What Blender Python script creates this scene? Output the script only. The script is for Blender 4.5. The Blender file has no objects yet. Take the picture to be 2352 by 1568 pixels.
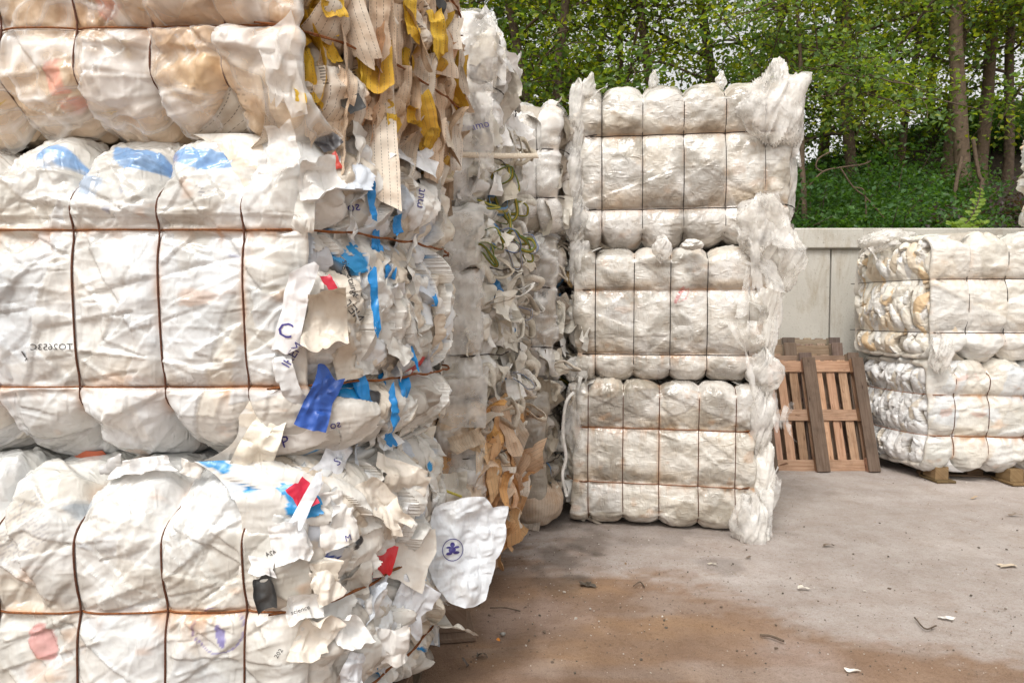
import bpy, math, random
import numpy as np
from mathutils import Vector, Matrix
from mathutils.bvhtree import BVHTree
R = math.radians
sc = bpy.context.scene
COL = sc.collection
# ------------------------------------------------------------------ camera
CH = 1.62
cam = bpy.data.cameras.new('camera'); cam.lens = 24; cam.sensor_width = 36
cam.clip_start = 0.05; cam.clip_end = 3000
camo = bpy.data.objects.new('camera', cam); COL.objects.link(camo)
camo.location = (0, 0, CH); camo.rotation_euler = (R(90 - 2.52), 0, 0)
sc.camera = camo
# ------------------------------------------------------------------ world, sun, exposure
SUN_EL, SUN_AZ = 54, -158        # azimuth from +Y towards +X : high behind the viewer, a little left
w = bpy.data.worlds.new('World'); sc.world = w; w.use_nodes = True
nt = w.node_tree; nt.nodes.clear()
sky = nt.nodes.new('ShaderNodeTexSky'); sky.sky_type = 'NISHITA'; sky.sun_disc = False
sky.sun_elevation = R(SUN_EL); sky.sun_rotation = R(SUN_AZ)
sky.air_density = 1.2; sky.dust_density = 4.0; sky.ozone_density = 1.0
hs = nt.nodes.new('ShaderNodeHueSaturation'); hs.inputs['Saturation'].default_value = 0.12
wm = nt.nodes.new('ShaderNodeMix'); wm.data_type = 'RGBA'; wm.blend_type = 'MULTIPLY'; wm.inputs[0].default_value = 1
wm.inputs[7].default_value = (1.25, 1.22, 1.175, 1)
bg = nt.nodes.new('ShaderNodeBackground'); bg.inputs['Strength'].default_value = 0.15
wo = nt.nodes.new('ShaderNodeOutputWorld')
nt.links.new(sky.outputs[0], hs.inputs['Color']); nt.links.new(hs.outputs[0], wm.inputs[6])
nt.links.new(wm.outputs[2], bg.inputs['Color']); nt.links.new(bg.outputs[0], wo.inputs['Surface'])
sl = bpy.data.lights.new('sun', 'SUN'); sl.energy = 1.45; sl.angle = R(14); sl.color = (1, 0.965, 0.91)
so = bpy.data.objects.new('sun', sl); COL.objects.link(so)
_d = Vector((math.sin(R(SUN_AZ)) * math.cos(R(SUN_EL)), math.cos(R(SUN_AZ)) * math.cos(R(SUN_EL)), math.sin(R(SUN_EL))))
so.rotation_euler = (-_d).to_track_quat('-Z', 'Y').to_euler(); so.location = (-3, -6, 18)
sc.view_settings.view_transform = 'Standard'; sc.view_settings.look = 'None'
sc.view_settings.exposure = 0.2; sc.view_settings.gamma = 1
sc.cycles.max_bounces = 8; sc.cycles.transparent_max_bounces = 16

def at(px, py, d):
    "point seen at pixel (px,py of 2352x1568) at distance d along y"
    t = R(2.52); a = (px - 1176) / 1568; b = (784 - py) / 1568
    y = math.cos(t) + b * math.sin(t); z = -math.sin(t) + b * math.cos(t)
    return np.array([a * d / y, d, CH + z * d / y])

# ------------------------------------------------------------------ numpy noise
def _h(i, j, k):
    n = (i.astype(np.int64) * 73856093) ^ (j.astype(np.int64) * 19349663) ^ (k.astype(np.int64) * 83492791)
    n = (n ^ (n >> 13)) & 0xffffffff
    n = (n * 1274126177 + 12345) & 0xffffffff
    n = (n ^ (n >> 15)) & 0xffffffff
    n = (n * 2246822519) & 0xffffffff
    return ((n ^ (n >> 16)) & 0xffff) / 65535.0
def vn(x, y, z=None):
    x = np.asarray(x, float); y = np.asarray(y, float)
    z = np.zeros_like(x) if z is None else np.asarray(z, float) + 0 * x
    xi, yi, zi = np.floor(x), np.floor(y), np.floor(z)
    fx, fy, fz = x - xi, y - yi, z - zi
    fx = fx * fx * (3 - 2 * fx); fy = fy * fy * (3 - 2 * fy); fz = fz * fz * (3 - 2 * fz)
    r = 0
    for a in (0, 1):
        for b in (0, 1):
            for c in (0, 1):
                r = r + _h(xi + a, yi + b, zi + c) * (fx if a else 1 - fx) * (fy if b else 1 - fy) * (fz if c else 1 - fz)
    return r
def fbm(x, y, z=None, o=4):
    s = 0; a = .5; t = 0
    for i in range(o):
        s = s + a * vn(x * 2 ** i + 7.3 * i, y * 2 ** i + 3.1 * i, None if z is None else z * 2 ** i); t += a; a *= .5
    return s / t
def ss(e0, e1, x):
    t = np.clip((x - e0) / (e1 - e0), 0, 1); return t * t * (3 - 2 * t)
_kr = np.random.default_rng(99); KX = np.concatenate([[0], np.cumsum(_kr.uniform(.22, 1.1, 600))]); KH = np.where(np.arange(601) % 2 == 0, _kr.uniform(0, .35, 601), _kr.uniform(.5, 1, 601)); KH[-1] = KH[0]
def tri(x): return np.interp(np.mod(x, KX[-1]), KX, KH)          # irregular zigzag: creases at uneven spacing

# ------------------------------------------------------------------ mesh helpers
def mk(name, V, F, mat, parent=None, col=None, uv=None, smooth=True, sharp=None, mats=None, midx=None):
    """V (n,3), F (m,4) or (m,3) int or list; links ONE mesh object"""
    V = np.asarray(V, np.float32); me = bpy.data.meshes.new(name)
    if isinstance(F, np.ndarray):
        k = F.shape[1]; nf = len(F)
        me.vertices.add(len(V)); me.vertices.foreach_set('co', V.ravel())
        me.loops.add(nf * k); me.loops.foreach_set('vertex_index', F.astype(np.int32).ravel())
        me.polygons.add(nf); me.polygons.foreach_set('loop_start', np.arange(0, nf * k, k, dtype=np.int32))
        me.update(calc_edges=True)
    else:
        me.from_pydata([tuple(map(float, v)) for v in V], [], F)
    if col is not None:
        a = me.color_attributes.new('Col', 'FLOAT_COLOR', 'POINT')
        c = np.ones((len(V), 4), np.float32); c[:, :col.shape[1]] = col; a.data.foreach_set('color', c.ravel())
    if uv is not None:
        l = me.uv_layers.new(name='UVMap'); li = np.zeros(len(me.loops), np.int32)
        me.loops.foreach_get('vertex_index', li); l.data.foreach_set('uv', np.asarray(uv, np.float32)[li].ravel())
    me.polygons.foreach_set('use_smooth', [smooth] * len(me.polygons))
    if mats:
        for m in mats: me.materials.append(m)
        me.polygons.foreach_set('material_index', np.asarray(midx, np.int32))
    elif mat: me.materials.append(mat)
    if sharp: me.set_sharp_from_angle(angle=R(sharp))
    me.validate(); me.update()
    o = bpy.data.objects.new(name, me); COL.objects.link(o)
    if parent: o.parent = parent; o.matrix_parent_inverse = Matrix.Translation(-Vector(parent.location))
    return o
def tag(o, label=None, cat=None, group=None, kind=None):
    if label: o['label'] = label
    if cat: o['category'] = cat
    if group: o['group'] = group
    if kind: o['kind'] = kind
    return o
def empty(name, loc, label, cat, group=None):
    o = bpy.data.objects.new(name, None); COL.objects.link(o); o.location = [float(v) for v in loc]; o.empty_display_size = .1
    return tag(o, label, cat, group)
def grid(nu, nv, wrap=False):
    i = np.arange(nu - 1)[:, None]; j = np.arange(nv if wrap else nv - 1)[None, :]; j2 = (j + 1) % nv
    return np.stack([i * nv + j + 0 * j2, (i + 1) * nv + j, (i + 1) * nv + j2, i * nv + j2 + 0 * j], -1).reshape(-1, 4)
class MB:
    "collects pieces into one mesh"
    def __init__(s): s.V = []; s.F = []; s.C = []; s.U = []; s.n = 0
    def add(s, V, F, C=None, U=None):
        V = np.asarray(V, float)
        s.V.append(V); s.F.append(np.asarray(F) + s.n); s.n += len(V)
        s.C.append(np.tile(np.asarray(C if C is not None else (.5, .5, .5), float)[:3], (len(V), 1)) if C is None or np.ndim(C) == 1 else np.asarray(C)[:, :3])
        s.U.append(np.zeros((len(V), 2)) if U is None else U)
    def build(s, name, mat, parent=None, **k):
        if not s.V: return None
        return mk(name, np.concatenate(s.V), np.concatenate(s.F), mat, parent, col=np.concatenate(s.C), uv=np.concatenate(s.U), **k)
def tube(P, rad, n=6, closed=False):
    P = np.asarray(P, float); m = len(P)
    rad = np.full(m, rad) if np.isscalar(rad) else np.asarray(rad)
    if closed: T = np.roll(P, -1, 0) - np.roll(P, 1, 0)
    else: T = np.gradient(P, axis=0)
    T /= np.linalg.norm(T, axis=1)[:, None] + 1e-9
    up = np.array([.31, .17, .93]); A = np.cross(T, up); A /= np.linalg.norm(A, axis=1)[:, None] + 1e-9
    B = np.cross(T, A); th = np.linspace(0, 2 * np.pi, n, endpoint=False)
    V = P[:, None, :] + rad[:, None, None] * (np.cos(th)[None, :, None] * A[:, None, :] + np.sin(th)[None, :, None] * B[:, None, :])
    V = V.reshape(-1, 3); F = grid(m, n, True)
    if closed:
        j = np.arange(n); F = np.concatenate([F, np.stack([(m - 1) * n + j, j, (j + 1) % n, (m - 1) * n + (j + 1) % n], -1)])
    return V, F
def box(cx, cy, cz, sx, sy, sz):
    s = np.array([[x, y, z] for x in (-1, 1) for y in (-1, 1) for z in (-1, 1)], float) * .5
    V = s * (sx, sy, sz) + (cx, cy, cz)
    F = np.array([[0, 1, 3, 2], [4, 6, 7, 5], [0, 4, 5, 1], [2, 3, 7, 6], [0, 2, 6, 4], [1, 5, 7, 3]])
    return V, F

# ------------------------------------------------------------------ materials
def newmat(name):
    m = bpy.data.materials.new(name); m.use_nodes = True; t = m.node_tree
    b = t.nodes['Principled BSDF']; return m, t, b
def N(t, typ, **k):
    n = t.nodes.new(typ)
    for a, v in k.items():
        if hasattr(n, a) and not a[0].isupper(): setattr(n, a, v)
        else: n.inputs[a.replace('_', ' ')].default_value = v
    return n
def ramp(t, src, a, b, c0=(0, 0, 0, 1), c1=(1, 1, 1, 1)):
    r = t.nodes.new('ShaderNodeValToRGB'); e = r.color_ramp.elements
    e[0].position = a; e[1].position = b; e[0].color = c0; e[1].color = c1
    t.links.new(src, r.inputs[0]); return r.outputs[0]
def mix(t, f, a, b, bt='MIX'):
    m = t.nodes.new('ShaderNodeMix'); m.data_type = 'RGBA'; m.blend_type = bt
    for i, v in ((0, f), (6, a), (7, b)):
        if hasattr(v, 'links'): t.links.new(v, m.inputs[i])
        else: m.inputs[i].default_value = v if i == 0 else (tuple(v) + (1,))[:4]
    return m.outputs[2]
def noise(t, vec, scale, detail=4, rough=.55, dist=0):
    n = N(t, 'ShaderNodeTexNoise', Scale=scale, Detail=detail, Roughness=rough, Distortion=dist)
    if vec is not None: t.links.new(vec, n.inputs['Vector'])
    return n.outputs['Fac']
def coords(t, scale=(1, 1, 1), which='Object'):
    tc = t.nodes.new('ShaderNodeTexCoord'); mp = t.nodes.new('ShaderNodeMapping')
    mp.inputs['Scale'].default_value = scale; t.links.new(tc.outputs[which], mp.inputs[0]); return mp.outputs[0]
def bump(t, b, h, dist, strength=1.0):
    n = N(t, 'ShaderNodeBump', Strength=strength, Distance=dist); t.links.new(h, n.inputs['Height'])
    t.links.new(n.outputs[0], b.inputs['Normal']); return n
def add(t, a, b, k=1.0, op='MULTIPLY_ADD'):
    m = t.nodes.new('ShaderNodeMath'); m.operation = op
    t.links.new(b, m.inputs[0]); m.inputs[1].default_value = k; t.links.new(a, m.inputs[2]); return m.outputs[0]

def mat_film(name, rough=.33, crinkle=.004, dirt=.35, tr=.0, coat=.3, scale=1.0):
    m, t, b = newmat(name)
    a = N(t, 'ShaderNodeAttribute', attribute_name='Col')
    c = coords(t)
    n1 = noise(t, c, 9 * scale, 6, .62, .4); n2 = noise(t, c, 60 * scale, 5, .6)
    d = ramp(t, n1, .48, .78); sp = ramp(t, n2, .60, .76)
    col = mix(t, .0, a.outputs['Color'], (1, 1, 1))
    dd = N(t, 'ShaderNodeMath', operation='MULTIPLY'); t.links.new(d, dd.inputs[0]); dd.inputs[1].default_value = dirt
    col = mix(t, dd.outputs[0], col, (.74, .62, .48), 'MULTIPLY')
    ds = N(t, 'ShaderNodeMath', operation='MULTIPLY'); t.links.new(sp, ds.inputs[0]); ds.inputs[1].default_value = dirt * .6
    col = mix(t, ds.outputs[0], col, (.62, .52, .42), 'MULTIPLY')
    t.links.new(col, b.inputs['Base Color'])
    b.inputs['Roughness'].default_value = rough
    b.inputs['Coat Weight'].default_value = coat; b.inputs['Coat Roughness'].default_value = .18
    b.inputs['Specular IOR Level'].default_value = .5
    def rid(sc_, det, dist):
        n = N(t, 'ShaderNodeTexNoise', noise_type='RIDGED_MULTIFRACTAL', Scale=1, Detail=det, Roughness=.5, Distortion=dist); n.normalize = True
        t.links.new(coords(t, sc_), n.inputs['Vector']); return n.outputs['Fac']
    f1 = rid((9 * scale, 9 * scale, 22 * scale), 4, .8); f2 = rid((30 * scale, 30 * scale, 9 * scale), 3, 1.0)
    v = N(t, 'ShaderNodeTexVoronoi', feature='F1', Scale=22); t.links.new(coords(t, (1, 1, .8)), v.inputs['Vector'])
    h = add(t, add(t, f1, f2, .8), v.outputs['Distance'], .8)
    bump(t, b, h, crinkle, 1.0)
    if tr > 0:
        tl = N(t, 'ShaderNodeBsdfTranslucent'); t.links.new(col, tl.inputs['Color'])
        ms = t.nodes.new('ShaderNodeMixShader'); ms.inputs[0].default_value = tr
        o = t.nodes['Material Output']
        t.links.new(b.outputs[0], ms.inputs[1]); t.links.new(tl.outputs[0], ms.inputs[2]); t.links.new(ms.outputs[0], o.inputs['Surface'])
    return m
M = {}
M['wrap'] = mat_film('white stretch film', .22, .006, .30, coat=.5)
M['wrap_dirty'] = mat_film('grimy stretch film', .22, .006, .5, scale=1.5, coat=.5)
M['sheet'] = mat_film('polythene scrap', .36, .006, .45, tr=.04, coat=.15)
def mat_woven(name):
    m, t, b = newmat(name)
    a = N(t, 'ShaderNodeAttribute', attribute_name='Col')
    uv = coords(t, (1, 1, 1), 'UV'); sx = t.nodes.new('ShaderNodeSeparateXYZ'); t.links.new(uv, sx.inputs[0])
    def m2(op, x, y):
        n = t.nodes.new('ShaderNodeMath'); n.operation = op
        for i, v in enumerate((x, y)):
            if v is None: continue
            if hasattr(v, 'links'): t.links.new(v, n.inputs[i])
            else: n.inputs[i].default_value = v
        return n.outputs[0]
    u = sx.outputs[0]; v = sx.outputs[1]
    fu = m2('FRACT', m2('MULTIPLY', u, 1 / .021), None); fv = m2('FRACT', m2('MULTIPLY', v, 1 / .011), None)
    line = m2('MULTIPLY', m2('LESS_THAN', fu, .085), m2('LESS_THAN', fv, .62))
    weave = m2('SINE', m2('MULTIPLY', u, 1900), None); w2 = m2('SINE', m2('MULTIPLY', v, 1900), None)
    h = m2('MULTIPLY', weave, w2)
    n1 = noise(t, coords(t), 8, 6, .65); d = ramp(t, n1, .42, .8)
    col = mix(t, d, a.outputs['Color'], (.70, .52, .36), 'MULTIPLY')
    lf = m2('MULTIPLY', line, .75)
    col = mix(t, lf, col, (.07, .05, .04))
    t.links.new(col, b.inputs['Base Color']); b.inputs['Roughness'].default_value = .55
    f = noise(t, coords(t, (20, 20, 20)), 1, 4); bump(t, b, add(t, f, h, .08), .003)
    return m
M['woven'] = mat_woven('woven bag fabric')
def mat_clear(name, fac, tint, rough=.15):
    m, t, b = newmat(name)
    b.inputs['Base Color'].default_value = tint + (1,); b.inputs['Roughness'].default_value = rough
    f1 = N(t, 'ShaderNodeTexNoise', noise_type='RIDGED_MULTIFRACTAL', Scale=1, Detail=4, Roughness=.5, Distortion=1.0); t.links.new(coords(t, (20, 20, 9)), f1.inputs['Vector']); f1 = f1.outputs['Fac']; bump(t, b, f1, .012)
    tp = N(t, 'ShaderNodeBsdfTransparent'); tp.inputs[0].default_value = (.97, .96, .94, 1)
    n = noise(t, coords(t), 11, 4); f = ramp(t, n, .3, .75, (fac * .55,) * 3 + (1,), (min(1, fac * 1.5),) * 3 + (1,))
    ms = t.nodes.new('ShaderNodeMixShader'); t.links.new(f, ms.inputs[0])
    t.links.new(tp.outputs[0], ms.inputs[1]); t.links.new(b.outputs[0], ms.inputs[2])
    t.links.new(ms.outputs[0], t.nodes['Material Output'].inputs['Surface']); return m
M['clear'] = mat_clear('clear film', .34, (.90, .89, .87))
M['milky'] = mat_clear('milky film', .50, (.88, .86, .83), .22)
M['gloss'] = mat_clear('glossy clear wrap', .26, (.92, .90, .88), .12)
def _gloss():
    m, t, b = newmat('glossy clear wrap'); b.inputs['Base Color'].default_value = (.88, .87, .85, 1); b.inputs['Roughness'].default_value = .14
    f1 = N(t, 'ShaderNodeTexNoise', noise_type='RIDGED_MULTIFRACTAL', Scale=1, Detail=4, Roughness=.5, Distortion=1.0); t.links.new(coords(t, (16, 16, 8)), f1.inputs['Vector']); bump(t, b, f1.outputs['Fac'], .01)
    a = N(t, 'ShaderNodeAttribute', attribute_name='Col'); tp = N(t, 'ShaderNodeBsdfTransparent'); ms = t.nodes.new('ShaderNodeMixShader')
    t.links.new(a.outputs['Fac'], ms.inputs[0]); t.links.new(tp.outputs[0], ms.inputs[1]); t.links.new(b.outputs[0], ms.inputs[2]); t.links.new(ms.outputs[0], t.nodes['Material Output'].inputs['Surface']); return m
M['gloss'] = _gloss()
def plain(name, c, rough=.6, bs=None, bd=.002, metal=0, var=.25):
    m, t, b = newmat(name); n = noise(t, coords(t), bs or 30, 5, .6)
    col = mix(t, ramp(t, n, .3, .75), tuple(v * (1 - var) for v in c), tuple(min(1, v * (1 + var)) for v in c))
    t.links.new(col, b.inputs['Base Color']); b.inputs['Roughness'].default_value = rough; b.inputs['Metallic'].default_value = metal
    bump(t, b, n, bd); return m
M['wire_rust'] = plain('rusty wire', (.10, .035, .016), .7, 120, .001, .2, .5)
M['wire_orange'] = plain('orange rusty wire', (.22, .075, .02), .8, 120, .001, .1, .5)
M['wire_dark'] = plain('dark wire', (.045, .035, .03), .5, 120, .001, .5, .4)
M['ink'] = plain('navy ink', (.05, .04, .22), .5, var=.1)
M['inkblack'] = plain('black ink', (.06, .055, .055), .55, var=.1)
M['inkred'] = plain('red ink', (.5, .02, .02), .5, var=.1)
M['inkwhite'] = plain('white ink', (.75, .75, .75), .5, var=.05)
def mat_col(name, rough, bs=60, bd=.002, dirt=.3, metal=0):
    m, t, b = newmat(name); a = N(t, 'ShaderNodeAttribute', attribute_name='Col'); n = noise(t, coords(t), bs, 5, .6)
    col = mix(t, ramp(t, n, .35, .8), a.outputs['Color'], tuple([1 - dirt, 1 - dirt * 1.2, 1 - dirt * 1.4]), 'MULTIPLY')
    t.links.new(col, b.inputs['Base Color']); b.inputs['Roughness'].default_value = rough; bump(t, b, n, bd); return m
M['webbing'] = mat_col('webbing', .7, 90, .003, .35)
M['crumb'] = mat_col('crumbs', .8)
def mat_wood():
    m, t, b = newmat('pallet wood'); a = N(t, 'ShaderNodeAttribute', attribute_name='Col')
    g = noise(t, coords(t, (3, 55, 1), 'UV'), 1, 7, .65, .6); k = noise(t, coords(t, (6, 22, 1), 'UV'), 1, 3, .5, .3)
    fine = noise(t, coords(t, (14, 260, 1), 'UV'), 1, 3)
    col = mix(t, ramp(t, g, .35, .7), a.outputs['Color'], (.60, .50, .42), 'MULTIPLY')
    col = mix(t, ramp(t, k, .66, .74), col, (.30, .20, .14), 'MULTIPLY')
    col = mix(t, ramp(t, noise(t, coords(t), 7, 5), .5, .8), col, (.62, .60, .58), 'MULTIPLY')
    t.links.new(col, b.inputs['Base Color']); b.inputs['Roughness'].default_value = .8
    bump(t, b, add(t, g, fine, .5), .003); return m
M['wood'] = mat_wood()
def mat_concrete():
    m, t, b = newmat('weathered concrete'); c = coords(t)
    n1 = noise(t, c, 1.6, 8, .65); n2 = noise(t, c, 45, 5, .6); st = noise(t, coords(t, (5, 5, 1.2)), 1, 8, .7, .6)
    col = mix(t, ramp(t, n1, .3, .75), (.45, .43, .385), (.58, .56, .51))
    col = mix(t, ramp(t, st, .52, .72), col, (.70, .62, .52), 'MULTIPLY')
    col = mix(t, ramp(t, n2, .62, .72), col, (.55, .52, .48), 'MULTIPLY')
    t.links.new(col, b.inputs['Base Color']); b.inputs['Roughness'].default_value = .85; bump(t, b, n2, .004); return m
M['concrete'] = mat_concrete()
def mat_ground():
    m, t, b = newmat('yard surface'); a = N(t, 'ShaderNodeAttribute', attribute_name='Col'); c = coords(t)
    n1 = noise(t, c, 4, 8, .7); n2 = noise(t, c, 38, 6, .7); n3 = noise(t, c, 170, 4, .7)
    v = N(t, 'ShaderNodeTexVoronoi', feature='F1', Scale=130); t.links.new(c, v.inputs['Vector'])
    col = mix(t, ramp(t, n1, .35, .72), a.outputs['Color'], (.76, .70, .64), 'MULTIPLY')
    col = mix(t, ramp(t, n2, .52, .74), col, (.70, .64, .58), 'MULTIPLY')
    col = mix(t, ramp(t, n3, .54, .70), col, (.60, .55, .50), 'MULTIPLY')
    col = mix(t, ramp(t, n3, .26, .36, (1, 1, 1, 1), (0, 0, 0, 1)), col, (.50, .45, .41))
    t.links.new(col, b.inputs['Base Color']); b.inputs['Roughness'].default_value = .78
    h = add(t, add(t, n2, n3, .6), v.outputs['Distance'], .5); bump(t, b, h, .006); return m
M['ground'] = mat_ground()
def mat_leaf():
    m, t, b = newmat('leaves'); a = N(t, 'ShaderNodeAttribute', attribute_name='Col')
    t.links.new(a.outputs['Color'], b.inputs['Base Color']); b.inputs['Roughness'].default_value = .5
    tl = N(t, 'ShaderNodeBsdfTranslucent'); c2 = mix(t, 1, a.outputs['Color'], (2.6, 2.3, .6), 'MULTIPLY'); t.links.new(c2, tl.inputs['Color'])
    ms = t.nodes.new('ShaderNodeMixShader'); ms.inputs[0].default_value = .45
    t.links.new(b.outputs[0], ms.inputs[1]); t.links.new(tl.outputs[0], ms.inputs[2])
    t.links.new(ms.outputs[0], t.nodes['Material Output'].inputs['Surface']); return m
M['leaf'] = mat_leaf()
M['bark'] = plain('bark', (.12, .085, .06), .9, 14, .03, 0, .45)
M['bark_pale'] = plain('pale bark', (.13, .09, .06), .85, 16, .02, 0, .35)
M['soil'] = plain('hillside soil', (.055, .04, .028), .95, 6, .06, 0, .5)

# ------------------------------------------------------------------ ground
def stretch(a, b, step, far):
    c = list(np.arange(a, b + 1e-6, step)); s = step; x = c[-1]
    while x < far: s *= 1.35; x += s; c.append(x)
    s = step; x = c[0]; L = []
    while x > -far: s *= 1.35; x -= s; L.append(x)
    return np.array(L[::-1] + c)
gx = stretch(-1.2, 5.4, .02, 900); gy = stretch(2.4, 8.0, .02, 900)
X, Y = np.meshgrid(gx, gy, indexing='ij'); X = X.ravel(); Y = Y.ravel()
wob = (fbm(X * 1.1, Y * 1.1, o=5) - .5) * 1.7 + (fbm(X * 3 + Y, Y * 11 + 9, o=4) - .5) * .6 + (fbm(X * 17, Y * 26 + 4, o=3) - .5) * .55
bx = [-9, -.5, .1, .45, .8, 1.1, 1.6, 2.3, 3.2, 9]; by = [7, 5.0, 4.75, 4.35, 3.95, 3.55, 3.3, 3.0, 2.5, 0]
bd = np.interp(X, bx, by)
brown = np.clip(ss(.38, -.38, Y - bd + wob) * (1 - .3 * ss(.5, .68, fbm(X * 1.5 - Y * .6 + 3, Y * 5, o=5))) + .25 * ss(.55, .7, fbm(X * 2.2 + 13, Y * 4.5, o=5)) * ss(1.4, 0, Y - bd), 0, 1)
lite = ss(.5, .75, fbm(X * 1.3 + 4, Y * 2.2 + 2, o=4))
gcol = np.array([.47, .42, .395])[None] * (1 - .18 * fbm(X * .9, Y * .9, o=4)[:, None] * 1.0)
gcol = gcol * (1 - .0 * lite[:, None]) + lite[:, None] * .05
bc = np.array([.28, .185, .125]) * (1 + .35 * (fbm(X * 2.5, Y * 2.5 + 5, o=4)[:, None] - .5))
org = ss(.55, .75, fbm(X * 1.6 + 11, Y * 3.2 + 1, o=4))[:, None]
bc = bc * (1 - org) + org * np.array([.35, .225, .135])
pink = ss(.5, .72, fbm(X * 2.1 + 31, Y * 1.4 + 8, o=4))[:, None] * .65
bc = bc * (1 - pink) + pink * np.array([.40, .31, .27])
gcol = gcol * (1 - brown[:, None]) + bc * brown[:, None]
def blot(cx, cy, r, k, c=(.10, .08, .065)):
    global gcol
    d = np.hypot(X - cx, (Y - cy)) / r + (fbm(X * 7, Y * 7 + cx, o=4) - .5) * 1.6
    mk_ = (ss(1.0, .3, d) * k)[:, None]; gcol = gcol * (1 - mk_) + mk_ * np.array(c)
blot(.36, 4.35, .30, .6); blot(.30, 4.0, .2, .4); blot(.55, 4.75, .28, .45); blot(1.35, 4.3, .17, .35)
blot(1.0, 5.0, .5, .4, (.15, .12, .10)); blot(1.6, 5.1, .45, .35, (.15, .12, .10)); blot(.3, 5.2, .5, .65, (.11, .09, .075))  # damp dark ground round the centre stack's foot, part of its shadow painted in
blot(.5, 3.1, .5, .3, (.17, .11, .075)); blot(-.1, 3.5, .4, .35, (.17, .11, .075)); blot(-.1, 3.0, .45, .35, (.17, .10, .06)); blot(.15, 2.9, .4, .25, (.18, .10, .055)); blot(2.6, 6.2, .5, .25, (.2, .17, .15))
near = (X > -1.2) & (X < 5.4) & (Y > 2.4) & (Y < 8.0)
Z = np.where(near, (fbm(X * 3, Y * 3, o=4) - .5) * .02 + (fbm(X * 14, Y * 14, o=2) - .5) * .005, 0) - .004
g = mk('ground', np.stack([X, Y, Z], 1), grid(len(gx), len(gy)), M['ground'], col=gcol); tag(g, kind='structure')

# ------------------------------------------------------------------ hillside behind the wall
def hillz(x, y):
    t = ss(8.1, 16.5, y); crest = np.interp(x, [-30, 0, 3, 7, 11, 40], [2.6, 2.9, 3.4, 5.0, 6.4, 8.5])
    z = 2.15 + (crest - 2.15) * t
    return z - ss(17, 40, y) * (crest - 1) + (fbm(x * .8, y * .8, o=4) - .5) * .5 * ss(8.3, 9.5, y)
hx = np.arange(-30, 46, .4); hy = np.arange(8.25, 60, .4)
X, Y = np.meshgrid(hx, hy, indexing='ij'); X = X.ravel(); Y = Y.ravel()
h = mk('hillside', np.stack([X, Y, hillz(X, Y)], 1), grid(len(hx), len(hy)), M['soil']); tag(h, kind='structure')

# ------------------------------------------------------------------ retaining wall
WY = 7.95
wroot = empty('retaining_wall', (3.7, WY, 0), 'grey concrete panel wall with a pale coping behind the leaning pallets', 'wall')
wallx = [-6.1, -3.65, -1.2, 1.25, 3.70, 6.15]
for i in range(5):
    V, F = box((wallx[i] + wallx[i + 1]) / 2, WY + .12, 1.17, wallx[i + 1] - wallx[i] - .018, .24, 2.34)
    o = mk('panel', V, F, M['concrete'], wroot, smooth=False)
    md = o.modifiers.new('b', 'BEVEL'); md.width = .006
V, F = box(.025, WY + .15, 1.15, 12.2, .12, 2.28); mk('joint_filler', V, F, M['wire_dark'], wroot, smooth=False)
V, F = box(.0, WY + .10, 2.46, 12.3, .31, .235); o = mk('coping', V, F, M['concrete'], wroot, smooth=False); o.modifiers.new('b', 'BEVEL').width = .015
w2 = empty('retaining_wall', (6.15, WY, 0), 'far stretch of concrete wall angling away behind the right stack of bales', 'wall')
a = R(30); V, F = box(0, 0, 1.17, 8, .24, 2.34); V = V @ np.array([[math.cos(a), math.sin(a), 0], [-math.sin(a), math.cos(a), 0], [0, 0, 1]]) + (6.2 + 4 * math.cos(a), WY + .12 + 4 * math.sin(a), 0)
mk('panel', V, F, M['concrete'], w2, smooth=False)
V, F = box(0, 0, 2.46, 8, .42, .235); V = V @ np.array([[math.cos(a), math.sin(a), 0], [-math.sin(a), math.cos(a), 0], [0, 0, 1]]) + (6.2 + 4 * math.cos(a), WY + .12 + 4 * math.sin(a), 0)
mk('coping', V, F, M['concrete'], w2, smooth=False)

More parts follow.
